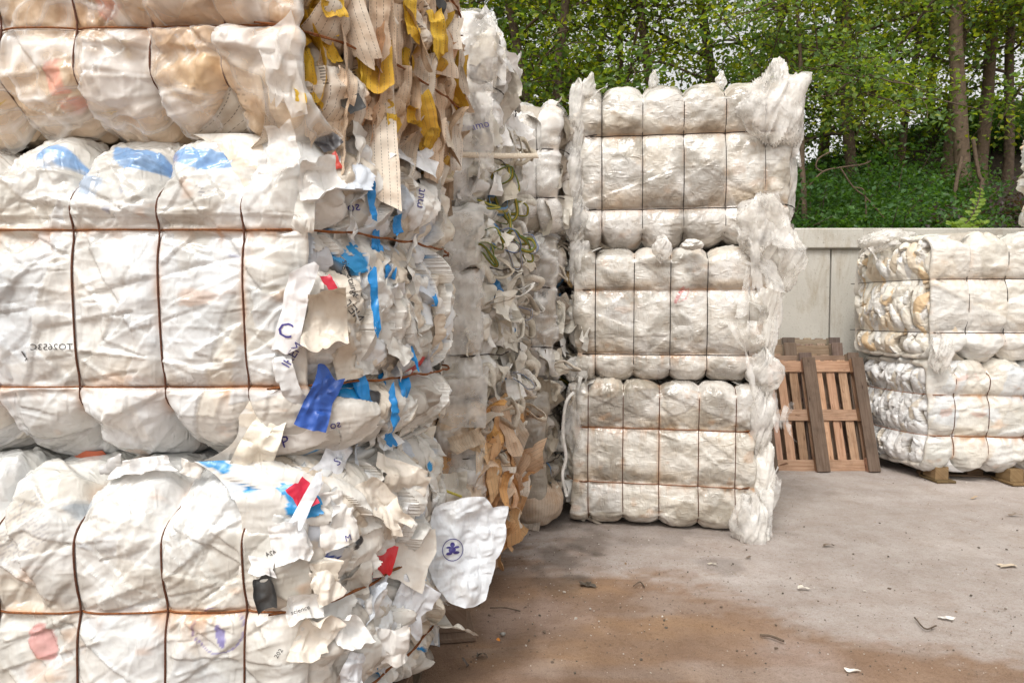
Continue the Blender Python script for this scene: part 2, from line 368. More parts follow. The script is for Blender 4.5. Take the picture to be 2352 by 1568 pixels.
# ------------------------------------------------------------------ scrap sheets, straps
def sheet(rng, a, b, na, nb, crumple=.12, curl=.8, jag=.25, outline=None):
    "one crumpled piece of film: local x width, y height, z outwards; returns V,F,UV"
    u, v = np.meshgrid(np.linspace(-.5, .5, na), np.linspace(-.5, .5, nb), indexing='ij')
    c = 1 + rng.uniform(-jag, jag, (4, 2))
    s0, t0 = u + .5, v + .5
    wx = (c[0, 0] * (1 - s0) * (1 - t0) + c[1, 0] * s0 * (1 - t0) + c[2, 0] * s0 * t0 + c[3, 0] * (1 - s0) * t0)
    wy = (c[0, 1] * (1 - s0) * (1 - t0) + c[1, 1] * s0 * (1 - t0) + c[2, 1] * s0 * t0 + c[3, 1] * (1 - s0) * t0)
    x = u * a * wx; y = v * b * wy
    an = np.arctan2(v, u); ka = np.sort(rng.uniform(-np.pi, np.pi, 8)); kv = rng.uniform(.62, 1.18, 8) if jag > .15 else rng.uniform(.85, 1.08, 8)
    gg = np.interp(an.ravel(), np.concatenate([ka - 2 * np.pi, ka, ka + 2 * np.pi]), np.tile(kv, 3)).reshape(an.shape); x = x * gg; y = y * gg
    if outline is not None:
        oa = np.array([math.atan2(q[1], q[0]) for q in outline]); orr = np.array([math.hypot(*q) for q in outline]); od = np.argsort(oa); oa, orr = oa[od], orr[od]
        rho = np.maximum(np.abs(u), np.abs(v)) * 2 * np.interp(an.ravel(), np.concatenate([oa - 2 * np.pi, oa, oa + 2 * np.pi]), np.tile(orr, 3)).reshape(an.shape); x = rho * np.cos(an); y = rho * np.sin(an)
    # ragged rim
    k = rng.uniform(0, 50); rim = np.maximum(np.abs(u), np.abs(v)) * 2
    rg = (vn(u * 7 + k, v * 7) - .5) * .05 * ss(.8, 1, rim); x = x * (1 + rg); y = y * (1 + rg)
    h = np.zeros_like(x); m = min(a, b)
    wxp = (vn(x * 7 + k, y * 7) - .5) * .5; wyp = (vn(x * 7, y * 7 + k) - .5) * .5
    for i in range(6):
        th = rng.uniform(0, np.pi); lam = m * rng.uniform(.35, 1.3) * (.55 if i > 3 else 1)
        am = crumple * lam * rng.uniform(.3, 1)
        h += am * tri((x * math.cos(th) + y * math.sin(th)) / lam + rng.uniform(0, 300) + wxp * math.sin(th * 3) * .8 + wyp * .5) * ss(.25, .6, vn(x / m * 1.4 + 5 * i + k, y / m * 1.4))
    for i in range(5):
        th = rng.uniform(0, np.pi); lam = rng.uniform(.03, .08)
        h += .17 * crumple / .12 * lam * tri((x * math.cos(th) + y * math.sin(th)) / lam + rng.uniform(0, 300) + wxp * 1.5) * ss(.45, .62, vn(x * 16 + 5 * i + k, y * 16))
    h -= h.mean()
    if curl:
        th = rng.uniform(-.5, .5) + (0 if rng.random() < .6 else 1.57); cd = x * math.cos(th) + y * math.sin(th); pd = -x * math.sin(th) + y * math.cos(th)
        ang = curl * rng.uniform(.3, 1.2) * rng.choice([-1, 1], p=[.75, .25]); Rr = (m / 1.0) / (abs(ang) + 1e-3)
        q = cd / Rr; cd2 = (Rr + h) * np.sin(q); z2 = ((Rr + h) * np.cos(q) - Rr) * (1 if ang < 0 else -1) if False else None
        sg = -1 if ang < 0 else 1
        cd2 = (Rr - sg * h) * np.sin(q); z2 = sg * (Rr - (Rr - sg * h) * np.cos(q))
        x = cd2 * math.cos(th) - pd * math.sin(th); y = cd2 * math.sin(th) + pd * math.cos(th); h = z2
    V = np.stack([x, y, h], -1).reshape(-1, 3)
    UV = np.stack([u * a, v * b], -1).reshape(-1, 2) + rng.uniform(0, 1, 2)
    return V, grid(na, nb), UV
def frame(V, c, ax, ay, az): return V[:, :1] * ax + V[:, 1:2] * ay + V[:, 2:3] * az + c
def nrm(v): v = np.asarray(v, float); return v / (np.linalg.norm(v) + 1e-9)
def orient(n, up=(0, 0, 1), roll=0):
    n = nrm(n); x = nrm(np.cross(up, n)); y = np.cross(n, x)
    c, s = math.cos(roll), math.sin(roll); return x * c + y * s, -x * s + y * c, n
def flap(name, rng, c, n, a, b, col, parent, mat='sheet', roll=0, crumple=.1, curl=.5, na=26, nb=30, jag=.2, label=None, outline=None):
    V, F, U = sheet(rng, a, b, na, nb, crumple, curl, jag, outline); ax, ay, az = orient(n, roll=roll)
    W = frame(V, np.asarray(c), ax, ay, az)
    cc = np.tile(np.asarray(col, float), (len(W), 1))
    o = mk(name, W, F, M[mat], parent, col=cc, uv=U, sharp=32)
    if label: o['label'] = label
    return o
def ribbon(P, width, up=None, thick=.003):
    P = np.asarray(P, float); T = np.gradient(P, axis=0); T /= np.linalg.norm(T, axis=1)[:, None] + 1e-9
    A = np.cross(T, up if up is not None else (0, 0, 1)); A /= np.linalg.norm(A, axis=1)[:, None] + 1e-9; B = np.cross(T, A)
    o = np.array([[-.5, -.5], [0, -.75], [.5, -.5], [.5, .5], [0, .75], [-.5, .5]])
    V = P[:, None] + width * o[None, :, :1] * A[:, None] + thick * o[None, :, 1:] * B[:, None]
    return V.reshape(-1, 3), grid(len(P), 6, True)
def cat(P, n=24):
    "Catmull-Rom through control points"
    P = np.asarray(P, float); P = np.vstack([2 * P[0] - P[1], P, 2 * P[-1] - P[-2]]); out = []
    for i in range(1, len(P) - 2):
        t = np.linspace(0, 1, max(3, n // (len(P) - 3)), endpoint=False)[:, None]
        out.append(.5 * (2 * P[i] + (P[i + 1] - P[i - 1]) * t + (2 * P[i - 1] - 5 * P[i] + 4 * P[i + 1] - P[i + 2]) * t ** 2 + (3 * P[i] - P[i - 1] - 3 * P[i + 1] + P[i + 2]) * t ** 3))
    return np.vstack(out + [P[-2][None]])

# ------------------------------------------------------------------ the bale
class Bale:
    def __init__(s, label, quad, z0, z1, vw, hw, seed, base=(.80, .79, .76), res=.01, L=None, group=None,
                 ax=.022, axe=.055, az=.035, rad=.17, dirt=.5, rust=.5, patches=30, ptints=None, prints=(), mat='wrap', folds=1.0,
                 wire='wire_dark', wr=.0028, capcol=(.55, .50, .43), slant=0, topbulge=.0, endbulge=(.07, .07), grime=0.):
        s.q = np.array(quad, float); s.z0, s.H = z0, z1 - z0; s.rng = np.random.default_rng(seed); s.seed = seed
        s.L = np.linalg.norm(s.q[1] - s.q[0]); s.W = np.linalg.norm(s.q[2] - s.q[1])
        s.vw = np.array(vw) ; s.hw = np.array(hw) - z0; s.__dict__.update(ax=ax, axe=axe, az=az, rad=rad, dirt=dirt, rust=rust, folds=folds, slant=slant, capcol=capcol, eb=endbulge, grime=grime, tb=topbulge)
        s.base = np.array(base); s.prints = prints
        c = s.q.mean(0); s.root = empty('plastic_bale', (c[0], c[1], z0), label, 'bale', group)
        r = s.rng; s.or_ = [(r.uniform(0, np.pi), r.uniform(.05, .40), r.uniform(0, 300), r.uniform(0, 99)) for _ in range(30)]
        tints = ptints or [(1.03, 1.03, 1.03), (.93, .96, 1.0), (.96, .91, .83), (.84, .83, .79), (.90, .94, 1.0), (1.03, 1.0, .95), (.90, .87, .80)]
        s.pt = []
        for _ in range(patches):
            cx = r.uniform(-s.L / 2, s.L / 2); cs = r.uniform(0, s.H + .5); n = r.integers(3, 6); rr = r.uniform(.06, .28)
            hp = [(a, rr * r.uniform(.5, 1.1)) for a in (np.sort(r.uniform(0, 2 * np.pi, n)) if n > 4 else np.arange(n) * 2 * np.pi / n + r.uniform(0, 6) + r.uniform(-.4, .4, n))]
            s.pt.append((cx, cs, hp, np.array(tints[r.integers(len(tints))]), r.uniform(.3, .9), r.uniform(-.6, 1), r.normal(0, .05), r.normal(0, .05)))
        s.body(res, M[mat]); s.wires(M[wire], wr)
    def cellf(s, x, bounds, p=3.6):
        b = np.array(bounds); i = np.clip(np.searchsorted(b, x) - 1, 0, len(b) - 2)
        t = np.clip((x - b[i]) / (b[i + 1] - b[i]), 0, 1); return 1 - np.abs(2 * t - 1) ** p, np.minimum(t, 1 - t) * (b[i + 1] - b[i]), b[i + 1] - b[i], t
    def field(s, x, sa, P, Nn):
        z = P[..., 2]; xs = x - s.slant * (z - s.H / 2) + (vn(z * 2.3 + s.seed, x * 0 + .5) - .5) * .012
        fx, dx, cw, tx = s.cellf(xs, [-s.L / 2 - .02, *s.vw, s.L / 2 + .02]); fz, dz, ch, tz = s.cellf(z, [-.02, *s.hw, s.H + .02])
        ny2, nz2, nx2 = Nn[..., 1] ** 2, Nn[..., 2] ** 2, Nn[..., 0] ** 2
        edge = np.clip(4 * ny2 * nz2 * 1.0 + nz2 * .7, 0, 1)
        D = (s.ax + (s.axe - s.ax) * edge) * (fx - 1) * np.clip(cw / .27, .4, 1.3) * (1 - nx2)
        D = D + s.az * (fz - 1) * (1 - nz2) * np.clip(ch / .35, .6, 1.3)
        D = D + s.tb * nz2 * (Nn[..., 2] > 0)
        D = D + (fbm(x * 1.3 + s.seed, sa * 1.3, o=2) - .5) * .035
        # crease at wires
        D = D - .006 * np.exp(-dx / .006) * (1 - nx2) - .006 * np.exp(-dz / .006) * (1 - nz2)
        Dp = D; D = 0 * D; gate = 1 - .92 * np.exp(-(np.minimum(np.where(nx2 > .5, 9, dx), np.where(nz2 > .6, 9, dz)) / .014) ** 2)
        # pinch folds
        f = s.folds
        w1 = (fbm(x * 6, sa * 6 + s.seed, o=2) - .5) * 1.2
        D = D + f * .016 * np.exp(-dz / .07) * (fbm(x * 42 + w1 * 3, sa * 5 + s.seed, o=3) - .5) * (1 - nz2)
        D = D + f * (.009 + .014 * edge) * np.exp(-dx / .07) * (fbm(x * 5 + s.seed, sa * 40 + w1 * 3, o=3) - .5) * (1 - nx2)
        dg = x * .75 + sa * np.sign(np.sin(x * 9 + s.seed)) * .66
        D = D + f * .014 * (fbm(dg * 26, (x - sa) * 3.5 + s.seed, o=3) - .5) * ss(.45, .7, fbm(x * 2.5 + 9, sa * 2.5 + s.seed, o=2))
        for i, (th, lam, ph, k) in enumerate(s.or_):
            g_ = tri((x * math.cos(th) + sa * math.sin(th)) / lam + ph + w1 * .25)
            D = D + f * .05 * lam * (g_ - .5) * ss(.50, .62, vn(x * 4.2 + k, sa * 4.2 + k))
        def rg_(a, b, p=5): return (1 - np.abs(2 * vn(a, b) - 1)) ** p
        c1, s1 = math.cos(.5 + s.seed), math.sin(.5 + s.seed); w2 = (fbm(x * 3 + 8, sa * 3 + s.seed, o=2) - .5) * 1.6
        D = D + f * .007 * rg_(x * 1.8 + w2, sa * 8 + s.seed + w2 * .6) + f * .006 * rg_((x * c1 + sa * s1) * 12 + w2 * .6, (sa * c1 - x * s1) * 2.2 + s.seed) + f * .0035 * rg_((x * s1 - sa * c1) * 4 + w2, (sa * s1 + x * c1) * 20 + s.seed, 4) + f * .002 * rg_(x * 34 + w2, sa * 8 + w2, 3)
        col = s.base * (1 + .06 * (fbm(x * 3 + 3, sa * 3 + s.seed, o=4)[..., None] - .5)) * np.ones(P.shape)
        for cx, cs, hp, tint, al, st, g1, g2 in s.pt:
            md = np.full(x.shape, 9.)
            for a, r in hp: md = np.minimum(md, r - ((x - cx) * math.cos(a) + (sa - cs) * math.sin(a)) + (w1 * .012))
            m = ss(0, .004, md) * (al)
            D = D + f * m / al * np.clip(g1 * (x - cx) + g2 * (sa - cs), -.012, .012)
            D = D + .003 * st * m + .005 * st * np.exp(-np.abs(md) / .005) * (md > -.008)
            col = col * (1 - m[..., None]) + (s.base * tint) * m[..., None]
        D = Dp + D * gate
        for pr in s.prints:
            kind, cx, cz, rx, rz, rot, c, al = pr
            u = (x - cx) * math.cos(rot) + (sa - cz) * math.sin(rot); v = -(x - cx) * math.sin(rot) + (sa - cz) * math.cos(rot)
            u = u + w1 * .015; v = v + w1 * .015
            if kind == 'rect': m = ss(0, .004, np.minimum(rx - np.abs(u), rz - np.abs(v)))
            elif kind == 'lines': m = ss(0, .003, np.minimum(rx - np.abs(u), rz - np.abs(v))) * (np.abs((v / .012) % 1 - .5) < .22) * (vn(u * 160, np.floor(v / .012) * 7) > .38)
            elif kind == 'dash': m = ss(0, .004, np.minimum(rx - np.abs(u), rz - np.abs(v))) * (np.abs((v / .019) % 1 - .5) < .11) * (vn(u * 170, np.floor(v / .019) * 7) > .36)
            elif kind == 'ring': m = (np.abs(np.hypot(u / rx, v / rz) - 1) < .035) * 1.0
            elif kind == 'curve': m = ss(0, .004, rz * (1 - (u / rx) ** 2) - np.abs(v - .35 * rx * (u / rx) ** 2)) 
            else: m = ss(1.05, .95, np.hypot(u / rx, v / rz) + w1 * .1)
            m = m * al * (.8 + .2 * vn(x * 40, sa * 40)) * (.15 + .85 * ss(.30, .42, fbm(x * 13 + cx * 9, sa * 13, o=3))) * (Nn[..., 0] ** 2 < .5)
            col = col * (1 - m[..., None]) + np.array(c) * m[..., None]
        # grime towards the lower part of each cell, where run-off collects
        n1 = fbm(x * 4 + s.seed, sa * 7, o=5); n2 = fbm(x * 14, sa * 22 + s.seed, o=4)
        low = ss(.38, .02, tz) * (1 - nz2) + .35 * ss(.6, .9, n1)
        m = np.clip(s.dirt * low * ss(.35, .65, n1 * .6 + n2 * .4), 0, .8)[..., None]
        col = col * (1 - m) + col * np.array([.72, .60, .47]) * m
        sm = ss(.47, .66, fbm(x * 5 + 17 + s.seed, sa * 8 + w2 * .5, o=5))[..., None] * s.grime
        col = col * (1 - sm) + col * np.array([.50, .475, .44]) * sm
        # rust bleeding from the wires
        drip = ss(.50, .72, fbm(x * 22 + s.seed, sa * 3, o=3)); below = (tz > .5)
        rz = np.exp(-dz / np.where(below, .009 + .035 * drip, .008)) * (.35 + .65 * ss(.38, .58, fbm(x * 7 + 5, sa * 2 + s.seed, o=3))) * (1 - nz2)
        rx_ = np.exp(-dx / .009) * ss(.50, .7, fbm(x * 2 + s.seed, sa * 6, o=3)) * .8
        rs = ss(.68, .80, fbm(x * 8 + 40, sa * 11 + s.seed, o=4)) * .35
        m = np.clip(s.rust * np.maximum(np.maximum(rz, rx_), rs), 0, .85)[..., None]
        col = col * (1 - m) + np.array([.50, .21, .045]) * m
        return D, col
    def section(s, sa):
        "arc position -> (y,z), normal (ny,nz); sa = height on the front face"
        H, W, r = s.H, s.W, s.rad; segs = []
        y = np.zeros_like(sa); z = np.zeros_like(sa); ny = np.zeros_like(sa); nz = np.zeros_like(sa)
        # front straight from z=r to H-r at y=-W/2 ; then arc, top, arc, back, arc, bottom, arc
        q = r * np.pi / 2; marks = np.cumsum([0, H - 2 * r, q, W - 2 * r, q, H - 2 * r, q, W - 2 * r, q]); s.per = marks[-1]
        t = (sa - r) % s.per
        def seg(i): return (t >= marks[i]) & (t < marks[i + 1] + 1e-9), t - marks[i]
        def st(i, y0, z0, dy, dz, n): 
            m, k = seg(i); y[m] = y0 + dy * k[m]; z[m] = z0 + dz * k[m]; ny[m] = n[0]; nz[m] = n[1]
        def arc(i, cy, cz, a0):
            m, k = seg(i); a = a0 - k[m] / r; ny[m] = np.cos(a); nz[m] = np.sin(a); y[m] = cy + r * np.cos(a); z[m] = cz + r * np.sin(a)
        st(0, -W / 2, r, 0, 1, (-1, 0)); arc(1, -W / 2 + r, H - r, np.pi); st(2, -W / 2 + r, H, 1, 0, (0, 1)); arc(3, W / 2 - r, H - r, np.pi / 2)
        st(4, W / 2, H - r, 0, -1, (1, 0)); arc(5, W / 2 - r, r, 0); st(6, W / 2 - r, 0, -1, 0, (0, -1)); arc(7, -W / 2 + r, r, -np.pi / 2)
        return y, z, ny, nz
    def warp(s, P):
        u = (P[..., 0] / s.L + .5)[..., None]; v = (P[..., 1] / s.W + .5)[..., None]
        q = s.q; h = q[0] * (1 - u) * (1 - v) + q[1] * u * (1 - v) + q[2] * u * v + q[3] * (1 - u) * v
        return np.concatenate([h, P[..., 2:3] + s.z0], -1)
    def surf(s, t, sa, want=True):
        "t in [-T,T] along the length incl. rounded ends and caps; returns displaced local P, colours"
        re = .10; Lh = s.L / 2; a = np.abs(t); sg = np.sign(t)
        q = re * np.pi / 2; y, z, ny, nz = s.section(sa)
        phi = np.clip((a - (Lh - re)) / re, 0, np.pi / 2)
        capd = np.clip(a - (Lh - re) - q, 0, None)         # distance into the cap
        x = sg * np.where(a < Lh - re, a, Lh - re + re * np.sin(phi)); inset = re * (1 - np.cos(phi))
        k = np.clip(1 - capd / s.cap, 0, 1)
        yy = (y - ny * inset) * k; zz = s.H / 2 + (z - nz * inset - s.H / 2) * k
        P = np.stack([x, yy, zz], -1); Nn = np.stack([sg * np.sin(phi), ny * np.cos(phi), nz * np.cos(phi)], -1)
        D, c = s.field(x + sg * capd * 0, sa, P, Nn)
        nx2 = Nn[..., 0] ** 2
        e = np.where(sg > 0, s.eb[1], s.eb[0]) * (1 - (2 * yy / s.W) ** 2) * nx2
        rough = (fbm(yy * 9 + 3, zz * 5 + s.seed, o=3) - .5) * .12 * nx2
        P = P + Nn * (D * (1 - nx2) + e + rough - .13 * ss(.75, 1, nx2))[..., None]
        cc = np.array(s.capcol) * (.6 + .8 * fbm(yy * 12, zz * 7, o=4))[..., None]
        m = ss(.5, 1, nx2)[..., None]; c = c * (1 - m) + cc * m
        return P, c, Nn
    def body(s, res, mat):
        s.cap = min(s.W, s.H) / 2; re = .10; T = s.L / 2 - re + re * np.pi / 2 + s.cap * .98
        s.section(np.zeros(1)); nb = max(40, int(s.L / res)); nc = max(10, int(s.cap / res / 3))
        Lb = s.L / 2 - re + re * np.pi / 2; t = np.concatenate([-np.linspace(T, Lb, nc, endpoint=False), np.linspace(-Lb, Lb, nb), np.linspace(Lb, T, nc + 1)[1:]])
        f0, f1 = -.05 - s.rad * .5, s.H + .6
        n1 = int((f1 - f0) / res); sa = np.concatenate([np.linspace(f0, f1, n1, endpoint=False), np.linspace(f1, f0 + s.per, max(24, int((s.per - (f1 - f0)) / res / 3)), endpoint=False)])
        TT, SS = np.meshgrid(t, sa, indexing='ij'); 
        S2 = np.where(SS > s.per * .75, SS - s.per, SS)
        P, c, _ = s.surf(TT.ravel(), S2.ravel()); W = s.warp(P)
        s.obj = mk('film_wrapping', W, grid(len(t), len(sa), True), mat, s.root, col=c)
        s.bvh = None
    def shell(s, off=.010, res=.012, mat='gloss'):
        t = np.linspace(-s.L / 2 + .02, s.L / 2 + .03, int(s.L / res)); sa = np.linspace(-.10, s.H + .25, int((s.H + .35) / res)); T_, S_ = np.meshgrid(t, sa, indexing='ij'); T_, S_ = T_.ravel(), S_.ravel()
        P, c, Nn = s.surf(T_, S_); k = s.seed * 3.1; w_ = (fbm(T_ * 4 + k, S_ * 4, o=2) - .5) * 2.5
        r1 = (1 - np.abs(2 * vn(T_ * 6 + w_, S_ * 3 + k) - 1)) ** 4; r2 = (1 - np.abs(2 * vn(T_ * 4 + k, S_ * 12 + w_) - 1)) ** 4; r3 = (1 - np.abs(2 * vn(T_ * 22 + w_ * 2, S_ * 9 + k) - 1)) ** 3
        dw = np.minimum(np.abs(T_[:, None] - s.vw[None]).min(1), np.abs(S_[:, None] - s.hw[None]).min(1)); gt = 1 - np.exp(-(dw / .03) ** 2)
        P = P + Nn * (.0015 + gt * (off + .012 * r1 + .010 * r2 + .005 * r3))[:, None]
        a_ = np.clip(.04 + .6 * r1 ** 2 + .5 * r2 ** 2 + .3 * r3 ** 2 + .35 * ss(.55, .75, fbm(T_ * 5 + k, S_ * 5, o=3)), 0, .7)  # more opaque where folds double the film; streaks also paint in glossy highlights
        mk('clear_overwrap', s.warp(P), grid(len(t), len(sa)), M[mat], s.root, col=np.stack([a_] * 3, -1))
    def wires(s, mat, r):
        for x in s.vw:                                        # rings round the section
            sa = np.linspace(0, s.per, 150, endpoint=False); S2 = np.where(sa > s.per * .75, sa - s.per, sa)
            y, z, ny, nz = s.section(S2); xx = x + s.slant * (z - s.H / 2) - (vn(z * 2.3 + s.seed, z * 0 + .5) - .5) * .012
            P, c, Nn = s.surf(xx, S2); P = sum(np.roll(P, k, 0) for k in range(-1, 2)) / 3; P = P + Nn * (.003 + r)
            V, F = tube(s.warp(P), r, 6, True); mk('baling_wire', V, F, mat, s.root)
        for hgt in s.hw:                                      # rings round front, ends and back
            n = 110; xs = np.linspace(-s.L / 2 + .06, s.L / 2 - .06, n); P, c, Nn = s.surf(xs, np.full(n, hgt)); front = P + Nn * (.004 + r)
            v = np.linspace(-1, .99, 60); ye = v * s.W / 2
            er = np.stack([s.L / 2 + .02 + s.eb[1] * (1 - v ** 2) - .13 * v ** 8, ye, np.full(60, hgt) + (vn(v * 6, v * 0 + s.seed) - .5) * .02], -1)
            el = np.stack([-s.L / 2 + .0 - s.eb[0] * (1 - v ** 2) + .13 * v ** 8, ye, np.full(60, hgt)], -1)
            bk = np.stack([np.linspace(s.L / 2, -s.L / 2, 30), np.full(30, s.W / 2 + .01), np.full(30, hgt)], -1)
            loop = np.vstack([front, er, bk, el[::-1]])
            if mat is M['wire_rust']: mat = M['wire_orange']
            V, F = tube(s.warp(loop), r * .95, 6, True); 
            mb = MB(); mb.add(V, F)
            # second strand twisted with the first on the end
            tt = np.linspace(0, 16 * np.pi, 240); e2 = np.stack([np.interp(np.linspace(0, 59, 240), np.arange(60), er[:, k]) for k in range(3)], -1)
            e2 = e2 + np.stack([np.cos(tt), 0 * tt, np.sin(tt)], -1) * r * 1.2
            V, F = tube(s.warp(e2), r * .9, 5); mb.add(V, F); mb.build('baling_wire', mat, s.root)
    def endpt(s, v, z, side=1, out=0.):
        "point on the end face: v 0 front .. 1 back, z local height"
        a, b = (s.q[1], s.q[2]) if side > 0 else (s.q[0], s.q[3]); p = a * (1 - v) + b * v; T = nrm(np.append(b - a, 0)) 
        n = np.array([T[1], -T[0], 0]) * (1 if side > 0 else -1)
        fz, dz, ch, tz = s.cellf(np.array([z]), [-.02, *s.hw, s.H + .02], 2.2)
        eb = s.eb[1] if side > 0 else s.eb[0]
        o = eb * (1 - (2 * v - 1) ** 2) + (fz[0] - 1) * .07 + out - .10 * abs(2 * v - 1) ** 8 - .08 * abs(2 * z / s.H - 1) ** 8
        return np.array([p[0], p[1], s.z0 + z]) + n * o, T, n
    def scraps(s, side, n, palette, size=(.07, .22), tall=1.5, res=.016, nind=30, crumple=.14, mat='sheet', yaw=.9, out=(-.01, .05), name='torn_sheet', vr=(0, 1), zr=(0.02, .98), curl=1.1, roll=.45):
        r = s.rng; mb = MB(); k = 0; pal = [np.array(p[:3]) for p in palette]; pw = np.array([p[3] for p in palette]); pw = pw / pw.sum()
        items = []
        for i in range(n):
            a = r.uniform(*size); b = a * r.uniform(.8, tall * 1.5); items.append((a * b, a, b))
        items.sort(key=lambda q: -q[0])
        for i, (_, a, b) in enumerate(items):
            v = r.uniform(*vr); z = s.H * r.uniform(*zr)
            for h in s.hw:
                if abs(z - h) < .07: z += .09 * np.sign(z - h)
            c, T, nn = s.endpt(v, z, side, r.uniform(*out) - (.03 if a * b > .05 else 0))
            V, F, U = sheet(r, a, b, max(6, int(a / res)), max(7, int(b / res)), crumple, curl)
            ps = np.clip(r.normal(0, yaw), -1.35, 1.35); nrmv = nn * math.cos(ps) + T * math.sin(ps) + np.array([0, 0, r.uniform(-.35, .45)])
            ax_, ay_, az_ = orient(nrmv, roll=r.normal(0, roll)); W = frame(V, c, ax_, ay_, az_)
            c0 = pal[r.choice(len(pal), p=pw)]; cc = c0 * r.uniform(.88, 1.08)
            C = np.tile(cc, (len(W), 1)) * (.94 + .12 * vn(V[:, 0] * 30, V[:, 1] * 30 + i))[:, None]
            if i < nind:
                mk(name, W, F, M[mat], s.root, col=C, uv=U, sharp=32)
            else: mb.add(W, F, C, U)
        o = mb.build('loose_scraps', M[mat], s.root, sharp=32)
        if o: o['kind'] = 'stuff'
    def mass(s, side, n, palette, size=(.05, .16), tall=1.8, res=.0055, amp=.07, mat='sheet', slope=.42, v0=-.02, name='crushed_scraps', cr=1.):
        r = s.rng; pal = [np.array(p[:3]) for p in palette]; pw = np.array([p[3] for p in palette]); pw = pw / pw.sum()
        gy = np.linspace(v0 * s.W, 1.0 * s.W, int(s.W / res)); gz = np.linspace(.0, s.H, int(s.H / res)); Yg, Zg = np.meshgrid(gy, gz, indexing='ij')
        # wander the lattice so that edges do not run along it
        wx_ = (fbm(Yg * 12 + s.seed, Zg * 12, o=3) - .5) * .05; wz_ = (fbm(Yg * 12, Zg * 12 + 50 + s.seed, o=3) - .5) * .05
        Hh = np.full(Yg.shape, -.05) + (fbm(Yg * 30, Zg * 9, o=3) - .5) * .05; C = np.tile(np.array([.42, .38, .32]), Yg.shape + (1,))
        sp = np.array([*([0.] + list(s.hw) + [s.H])])
        for i in range(n):
            a = r.uniform(*size); b = a * r.uniform(.7, tall) ; cy = r.uniform(0, s.W); cz = r.uniform(0, s.H); rl = r.normal(0, .35); g1 = r.normal(0, slope); g2 = r.normal(0, slope * .4)
            R_ = (a + b) * .75; iy = (gy > cy - R_) & (gy < cy + R_); iz = (gz > cz - R_) & (gz < cz + R_); sl_ = np.ix_(iy, iz)
            y = Yg[sl_] + wx_[sl_] * .4 - cy; z = Zg[sl_] + wz_[sl_] * .4 - cz
            if y.size == 0: continue
            u = y * math.cos(rl) + z * math.sin(rl); v = -y * math.sin(rl) + z * math.cos(rl)
            m = np.full(u.shape, 9.)
            for q in range(5):
                an = q * 1.2566 + r.uniform(-.35, .35); rr = r.uniform(.38, .6); m = np.minimum(m, rr - (u / a * math.cos(an) + v / b * math.sin(an)))
            h = r.uniform(-.35, .55) * amp + u * g1 + v * g2 - .25 * amp * ((u / a) ** 2 + (v / b) ** 2) * 4
            for q in range(8):
                th = r.uniform(0, np.pi); lam = r.uniform(.018, .07) if q > 2 else r.uniform(.06, .16); h = h + cr * lam * r.uniform(.12, .42) * (tri((u * math.cos(th) + v * math.sin(th)) / lam + r.uniform(0, 300) + wx_[sl_] * 8) - .5) * ss(.3, .55, vn(u * 14 + i, v * 14 + q * 7))
            h = np.clip(h, -.6 * amp, amp * 1.25)
            up = (m > 0) & (h > Hh[sl_]); hh = Hh[sl_]; hh[up] = h[up]; Hh[sl_] = hh
            c0 = pal[r.choice(len(pal), p=pw)] * r.uniform(.86, 1.06); cc = C[sl_]; cc[up] = c0; C[sl_] = cc
        a_, b_ = (s.q[1], s.q[2]) if side > 0 else (s.q[0], s.q[3]); vv = Yg / s.W; T = nrm(np.append(b_ - a_, 0)); nn = np.array([T[1], -T[0], 0]) * (1 if side > 0 else -1)
        fz, dz, ch, tz = s.cellf(Zg.ravel(), [-.02, *s.hw, s.H + .02], 2.2); fz = fz.reshape(Yg.shape); dz = dz.reshape(Yg.shape)
        eb = s.eb[1] if side > 0 else s.eb[0]
        o = eb * (1 - (2 * vv - 1) ** 2) + (fz - 1) * .06 - .15 * np.abs(2 * vv - 1) ** 8 - .12 * np.abs(2 * Zg / s.H - 1) ** 8 + Hh * (.35 + .65 * (1 - np.exp(-dz / .04))) * (1 - .6 * np.abs(2 * vv - 1) ** 10)
        k = int(side < 0); P = np.concatenate([a_ * (1 - vv[..., None]) + b_ * vv[..., None], (s.z0 + Zg)[..., None]], -1) + nn * o[..., None]
        P = P + T * (wx_ * .5)[..., None]; P[..., 2] += wz_ * .3
        F = grid(len(gy), len(gz)); 
        mk(name, P.reshape(-1, 3), F, M[mat], s.root, col=C.reshape(-1, 3), uv=np.stack([Yg, Zg], -1).reshape(-1, 2), sharp=38)
